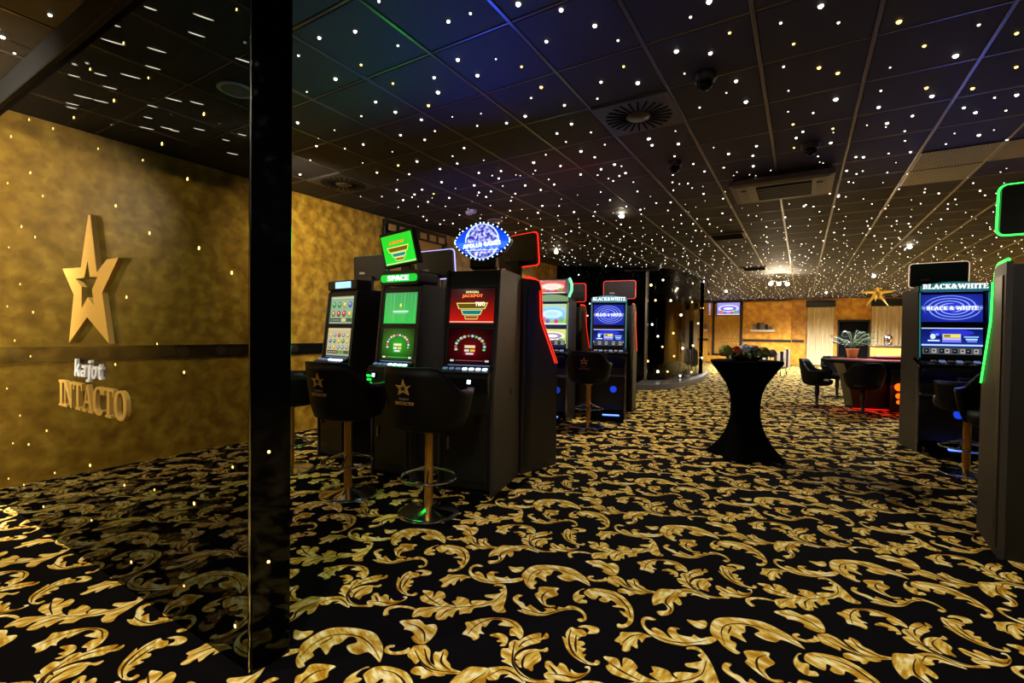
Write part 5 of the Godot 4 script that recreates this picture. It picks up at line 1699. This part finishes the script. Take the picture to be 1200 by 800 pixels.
func build_back_room() -> void:
	# tufted panel with television
	var tp := thing("tufted_panel", "black-framed tufted gold panel on the back wall", "wall panel", Vector3(-3.2, 0, -25.88))
	var st := begin()
	box(st, Vector3(0, 1.7, -0.01), Vector3(1.2, 2.5, 0.05))
	obj("padding", st, M.gold_panel, tp)
	for q in [[-0.64, 1.7, 0.12, 2.7], [0.64, 1.7, 0.12, 2.7], [0.0, 3.0, 1.4, 0.1], [0.0, 0.4, 1.4, 0.1]]:
		st = begin()
		bev(st, Vector3(q[0], q[1], 0.02), Vector3(q[2], q[3], 0.08), 0.01)
		obj("frame_bar", st, M.wood_dark, tp)
	var tuft := begin()
	lat4(tuft, [[0.062, 0.085, 0.0], [0.045, 0.06, 0.022], [0.012, 0.016, 0.03]])
	var tm := done(tuft)
	for j in 13:
		for i in 8:
			var x := -0.52 + 0.14 * i + (0.07 if j % 2 else 0.0)
			if x < 0.56:
				put("tuft", tm, M.gold_panel, tp, Transform3D(Basis(Vector3.RIGHT, PI / 2), Vector3(x, 0.6 + 0.165 * j, 0.015)))
	var tv := thing("television", "small wall television with violet picture on the tufted panel", "television", Vector3(-3.15, 2.68, -25.79))
	st = begin()
	bev(st, Vector3.ZERO, Vector3(1.1, 0.68, 0.06), 0.012)
	obj("casing", st, M.black, tv)
	screen("screen", screen_mat(pic_fruit(Color(0.5, 0.45, 0.85), Color(0.85, 0.85, 0.95), Color(0.4, 0.4, 0.8)), 1.2), 1.03, 0.6, tv, ax(0, 0, 0.034))
	# wall lamp
	var wlmp := thing("wall_lamp", "white ledge wall lamp with dark ribbed dome on back wall", "wall lamp", Vector3(-1.62, 1.6, -25.9))
	st = begin()
	bev(st, Vector3(0, 0, 0.12), Vector3(1.05, 0.1, 0.24), 0.012)
	obj("ledge", st, M.white, wlmp)
	for k in 5:
		st = begin()
		X = ax(-0.36 + 0.18 * k, 0.05, 0.12)
		bev(st, Vector3(0, 0.19 * (1.0 - 0.22 * absf(k - 1.5)), 0), Vector3(0.11, 0.38 * (1.0 - 0.22 * absf(k - 1.5)), 0.12), 0.02)
		obj("rib", st, M.black if k % 2 else M.grey, wlmp)
	# curtains
	for q in [[0.72, 1.05, "cream pleated curtain left of the dark doorway"], [3.3, 1.3, "cream pleated curtain right of the dark doorway behind the bar"]]:
		var cu := thing("curtain", q[2], "curtain", Vector3(q[0], 0, -26.3), 0, "cream curtains on the back wall")
		st = begin()
		var poly := PackedVector2Array()
		var n := 64
		for k in n + 1:
			var f := float(k) / n
			poly.append(Vector2(-q[1] / 2 + q[1] * f, 0.05 * sin(f * TAU * 9.0) + 0.03 * sin(f * TAU * 3.3)))
		for k in n + 1:
			var p := poly[n - k]
			poly.append(p + Vector2(0, -0.012))
		X = Transform3D(Basis(Vector3(1, 0, 0), Vector3(0, 0, 1), Vector3(0, -1, 0)), Vector3.ZERO)
		prism(st, poly, -2.72, -0.03)
		obj("cloth", st, M.curtain, cu)
		st = begin()
		bev(st, Vector3(0, 2.88, 0.0), Vector3(q[1] + 0.1, 0.3, 0.2), 0.015)
		obj("pelmet", st, M.black, cu)
	# dark doorway
	st = begin()
	box(st, Vector3(2.0, 1.03, -26.47), Vector3(1.08, 2.06, 0.06))
	var dr := structure(obj("door_1", st, M.black_matte))
	for q in [[-0.57, 1.05, 0.06, 2.12], [0.57, 1.05, 0.06, 2.12], [0, 2.1, 1.2, 0.07]]:
		st = begin()
		bev(st, Vector3(2.0 + q[0], q[1], -26.45), Vector3(q[2], q[3], 0.1), 0.008)
		obj("door_frame", st, M.wood_dark, dr)
	# palm in pot
	M.palm = mat(Color(0.16, 0.27, 0.1), 0.6)
	var pl := thing("potted_palm", "green palm in terracotta pot before the dark doorway", "potted plant", Vector3(1.5, 0.62, -20.0))
	st = begin()
	lat(st, [[0.0, 0.0], [0.13, 0.0], [0.18, 0.3], [0.2, 0.33], [0.17, 0.33], [0.0, 0.31]], 18)
	obj("pot", st, M.terracotta, pl)
	rng.seed = 44
	for k in 18:
		var a := rng.randf_range(0, TAU)
		var r := rng.randf_range(0.35, 0.75)
		var hgt := rng.randf_range(0.35, 0.95)
		var d := Vector3(sin(a), 0, cos(a))
		var s := Vector3(cos(a), 0, -sin(a))
		st = begin()
		var n := 9
		var pts := []
		for i in n + 1:
			var f := float(i) / n
			pts.append(Vector3(0, 0.3, 0) + d * r * f + Vector3(0, hgt * (1.6 * f - 0.85 * f * f), 0))
		tube(st, pts, 0.008, 5)
		for i in range(2, n):
			for sd in [-1.0, 1.0]:
				var l := 0.2 * sin(PI * (float(i) / n) * 0.9 + 0.2)
				var tip: Vector3 = pts[i] + s * sd * l + d * l * 0.7 + Vector3(0, -0.04, 0)
				tri(st, pts[i], pts[i] + d * 0.05, tip, Vector3(0, -5, 0))
		obj("frond", st, M.palm, pl)
	var sd2 := thing("plant_stand", "dark stand under the potted palm", "plant stand", Vector3(1.5, 0, -20.0))
	st = begin()
	lat(st, [[0.0, 0.62], [0.22, 0.62], [0.22, 0.58], [0.05, 0.55], [0.05, 0.06], [0.2, 0.03], [0.2, 0.0], [0.0, 0.0]], 18)
	obj("pedestal", st, M.wood_dark, sd2)
	# bar counter with trays
	var br := thing("bar_counter", "pale curved bar counter in front of right curtain", "counter", Vector3(3.3, 0, -23.2), deg_to_rad(8))
	st = begin()
	bev(st, Vector3(0, 0.5, 0), Vector3(1.9, 1.0, 0.6), 0.03)
	obj("counter_body", st, M.gold_panel, br)
	st = begin()
	bev(st, Vector3(0, 1.03, 0.02), Vector3(2.0, 0.06, 0.72), 0.02)
	obj("counter_top", st, M.rim, br)
	var trays := [[2.9, "steel drinks urn standing on the bar counter", 0], [3.45, "tray of yellow fruit on the bar counter", 1]]
	var urn := thing("drinks_urn", trays[0][1], "urn", Vector3(2.85, 1.06, -23.1))
	st = begin()
	lat(st, [[0.0, 0.0], [0.12, 0.0], [0.14, 0.1], [0.14, 0.3], [0.1, 0.36], [0.03, 0.4], [0.0, 0.42]], 18)
	obj("vessel", st, M.chrome, urn)
	st = begin()
	bev(st, Vector3(0.1, 0.08, 0.14), Vector3(0.03, 0.04, 0.08), 0.008)
	obj("tap", st, M.black, urn)
	var ft := thing("fruit_tray", trays[1][1], "tray", Vector3(3.5, 1.06, -23.15))
	st = begin()
	lat(st, [[0.0, 0.0], [0.15, 0.0], [0.26, 0.05], [0.25, 0.055], [0.0, 0.02]], 24)
	obj("dish", st, M.chrome, ft)
	rng.seed = 9
	var fr := mat(Color(0.85, 0.62, 0.1), 0.5)
	for k in 7:
		var ang := TAU * k / 6.0
		st = begin()
		sphere(st, Vector3.ZERO, Vector3(0.05, 0.045, 0.05), 10, 6)
		var o := obj("lemon", st, fr, null)
		o.position = ft.position + (Vector3(0.11 * sin(ang), 0.085, 0.11 * cos(ang)) if k < 6 else Vector3(0, 0.155, 0))
		var where: String = ["front", "front right", "rear right", "rear", "rear left", "front left", "top"][k]
		tag(o, "%s yellow fruit of the heap in the steel tray on the bar" % where, "fruit", "fruit heaped in the tray")
	# golden star lantern
	var sl := thing("star_lantern", "gold many-pointed paper star hanging before the right curtain", "lantern", Vector3(2.3, 3.0, -21.5))
	st = begin()
	var gold := (1.0 + sqrt(5.0)) / 2.0
	var dirs := []
	for a in [-1, 1]:
		for b in [-1, 1]:
			for q in [Vector3(0, a, b * gold), Vector3(a, b * gold, 0), Vector3(b * gold, 0, a)]:
				dirs.append(q.normalized())
	for d in dirs:
		var u: Vector3 = d.cross(Vector3(0.31, 0.7, 0.2)).normalized()
		var w: Vector3 = d.cross(u)
		var l := 0.62
		for k in 5:
			var a0 := TAU * k / 5.0
			var a1 := TAU * (k + 1) / 5.0
			tri(st, d * l, d * 0.1 + (u * cos(a0) + w * sin(a0)) * 0.075, d * 0.1 + (u * cos(a1) + w * sin(a1)) * 0.075, Vector3.ZERO)
	obj("paper_points", st, mat(Color(0.95, 0.82, 0.45), 0.5), sl)
	st = begin()
	tube(st, [Vector3(0, 0.1, 0), Vector3(0, CEIL - 3.0 - 0.005, 0)], 0.006, 6)
	obj("cord", st, M.black, sl)
	# lamp cluster under the ceiling
	var lc := thing("lamp_cluster", "ceiling lamp with three bright bulbs in the back of hall", "ceiling lamp", Vector3(-0.62, CEIL - 0.005, -15.8), deg_to_rad(31))
	st = begin()
	lat(st, [[0.12, 0.0], [0.12, -0.03], [0.03, -0.05], [0.02, -0.16], [0.09, -0.18], [0.09, -0.21], [0.0, -0.22]], 18)
	obj("stem", st, M.chrome, lc)
	for k in 3:
		st = begin()
		X = ax(-0.24 + 0.24 * k, 0, 0.05)
		tube(st, [Vector3(0.24 - 0.24 * k, -0.19, -0.05), Vector3(0, -0.17, 0), Vector3(0, -0.22, 0)], 0.012, 6)
		var arm := obj("arm", st, M.chrome, lc)
		st = begin()
		sphere(st, Vector3(-0.24 + 0.24 * k, -0.26, 0.05), Vector3(0.05, 0.05, 0.05), 12, 8)
		obj("bulb_light", st, M.lamp_warm, arm)
		var l := OmniLight3D.new()
		l.name = "bulb_glow"
		l.light_color = Color(1.0, 0.89, 0.74)
		l.light_energy = 1.6
		l.light_size = 0.045
		l.omni_range = 40.0
		l.omni_attenuation = 2.0
		l.shadow_enabled = true
		lc.add_child(l, true)
		l.position = Vector3(-0.24 + 0.24 * k, -0.26, 0.05)
	# striped chairs behind the cocktail table
	for q in [[-1.55, -18.0, 20.0, "zebra-striped armchair beyond the cocktail table, right one"], [-2.2, -17.6, -10.0, "zebra-striped armchair beyond the cocktail table, left one"], [-1.0, -18.6, 60.0, "zebra-striped armchair nearest the gold wall corner"]]:
		var ch := thing("striped_armchair", q[3], "armchair", Vector3(q[0] + 0.35, 0, q[1]), deg_to_rad(q[2]), "zebra-striped armchairs")
		for k in 10:
			st = begin()
			var f := -1.0 + 2.0 * (k + 0.5) / 10.0
			X = Transform3D(Basis(Vector3.UP, f * 1.5), Vector3.ZERO)
			bev(st, Vector3(0, 0.62 - 0.1 * absf(f), 0.3), Vector3(0.1, 0.62 - 0.2 * absf(f), 0.07), 0.015)
			obj("back_strip", st, M.white if k % 2 else M.black, ch)
		st = begin()
		lat(st, [[0.0, 0.24], [0.25, 0.24], [0.29, 0.3], [0.28, 0.44], [0.2, 0.47], [0.0, 0.475]], 20)
		obj("seat", st, M.white, ch)
		for k in 4:
			var a := TAU * (k + 0.5) / 4.0
			st = begin()
			tube(st, [Vector3(0.2 * sin(a), 0.26, 0.2 * cos(a)), Vector3(0.26 * sin(a), 0.0, 0.26 * cos(a))], 0.018, 6)
			obj("leg", st, M.wood_dark, ch)

func _ready() -> void:
	rng.seed = 1
	# camera
	var cam := Camera3D.new()
	cam.name = "camera"
	var yaw := 0.5499
	var pitch := -0.0189
	var roll := 0.0135
	var f := Vector3(-sin(yaw) * cos(pitch), sin(pitch), -cos(yaw) * cos(pitch))
	var r := Vector3(cos(yaw), 0, -sin(yaw))
	var u := r.cross(f)
	var r2 := r * cos(roll) + u * sin(roll)
	var u2 := -r * sin(roll) + u * cos(roll)
	add_child(cam)
	cam.transform = Transform3D(Basis(r2, u2, -f), Vector3(0, 1.3464, 0))
	cam.fov = rad_to_deg(2.0 * atan(400.0 / 553.5))
	cam.near = 0.05
	cam.far = 100.0
	cam.current = true
	# environment: a closed hall, no daylight
	var we := WorldEnvironment.new()
	we.name = "environment"
	var env := Environment.new()
	env.background_mode = Environment.BG_COLOR
	env.background_color = Color(0, 0, 0)
	env.tonemap_mode = Environment.TONE_MAPPER_LINEAR
	env.tonemap_exposure = 1.0
	env.sdfgi_enabled = true
	env.ssao_enabled = true
	env.ssil_enabled = true
	we.environment = env
	add_child(we)
	make_materials()
	make_pictures()
	# hall lamps
	downlight("bright ceiling downlight above the left machines", -2.31, -6.82, 8.0)
	downlight("small bright downlight above the blue-screen machine at right", 1.73, -11.74, 12.0, Color(1.0, 0.99, 0.98))
	downlight("distant small downlight left of the gold star lantern", 1.72, -16.9, 12.0, Color(1.0, 0.99, 0.98))
	downlight("ceiling downlight near the gold wall behind the left machines", -4.55, -9.2, 8.0)
	downlight("ceiling downlight over the open floor beside the camera", -0.5, 0.6, 7.5)
	downlight("ceiling downlight near the glass partition behind the camera", -3.4, 0.9, 7.0)
	wall_washer("ceiling spot lamp aimed at the gold wall by the end post", -4.35, -2.66, Vector3(-1.28, -1.5, -2.2), 4.6, 58.0)
	wall_washer("ceiling spot lamp aimed along the gold wall beside the glass", -3.9, 1.0, Vector3(-1.72, -1.55, -3.1), 62.0, 44.0)
	downlight("ceiling downlight to the right of the camera", 2.2, -1.6, 6.2)
	downlight("ceiling downlight at far back left", -2.6, -20.5, 58.0, Color(1.0, 0.99, 0.98))
	downlight("ceiling downlight at far back middle", 0.8, -22.5, 58.0, Color(1.0, 0.99, 0.98))
	downlight("ceiling downlight at far back right", 3.6, -20.5, 58.0, Color(1.0, 0.99, 0.98))
	build_shell()
	build_partition()
	build_booth()
	build_left_island()
	build_middle_island()
	build_right_machines()
	build_table()
	build_gaming_table()
	build_back_room()
	# stools
	var s0 := stool("star-badged black bar stool at the red-screen machine", Vector3(-2.34, 0, -2.66), deg_to_rad(9))
	copy_of(s0, "star-badged black bar stool at the green-screen machine", Vector3(-3.16, 0, -2.6), deg_to_rad(8))
	copy_of(s0, "star-badged black bar stool nearest the glass end post", Vector3(-4.15, 0, -2.74), deg_to_rad(-30))
	copy_of(s0, "star-badged black bar stool at the blue machine in mid hall", Vector3(-2.62, 0, -6.42), deg_to_rad(10))
	copy_of(s0, "black bar stool at the yellow-green fruit machine", Vector3(-3.25, 0, -5.75), deg_to_rad(75))
	copy_of(s0, "black bar stool at the blue machine on the right", Vector3(1.42, 0, -6.35), deg_to_rad(60))
	copy_of(s0, "black bar stool at the green neon machine", Vector3(1.42, 0, -5.25), deg_to_rad(150))
	build_ceiling_fittings()
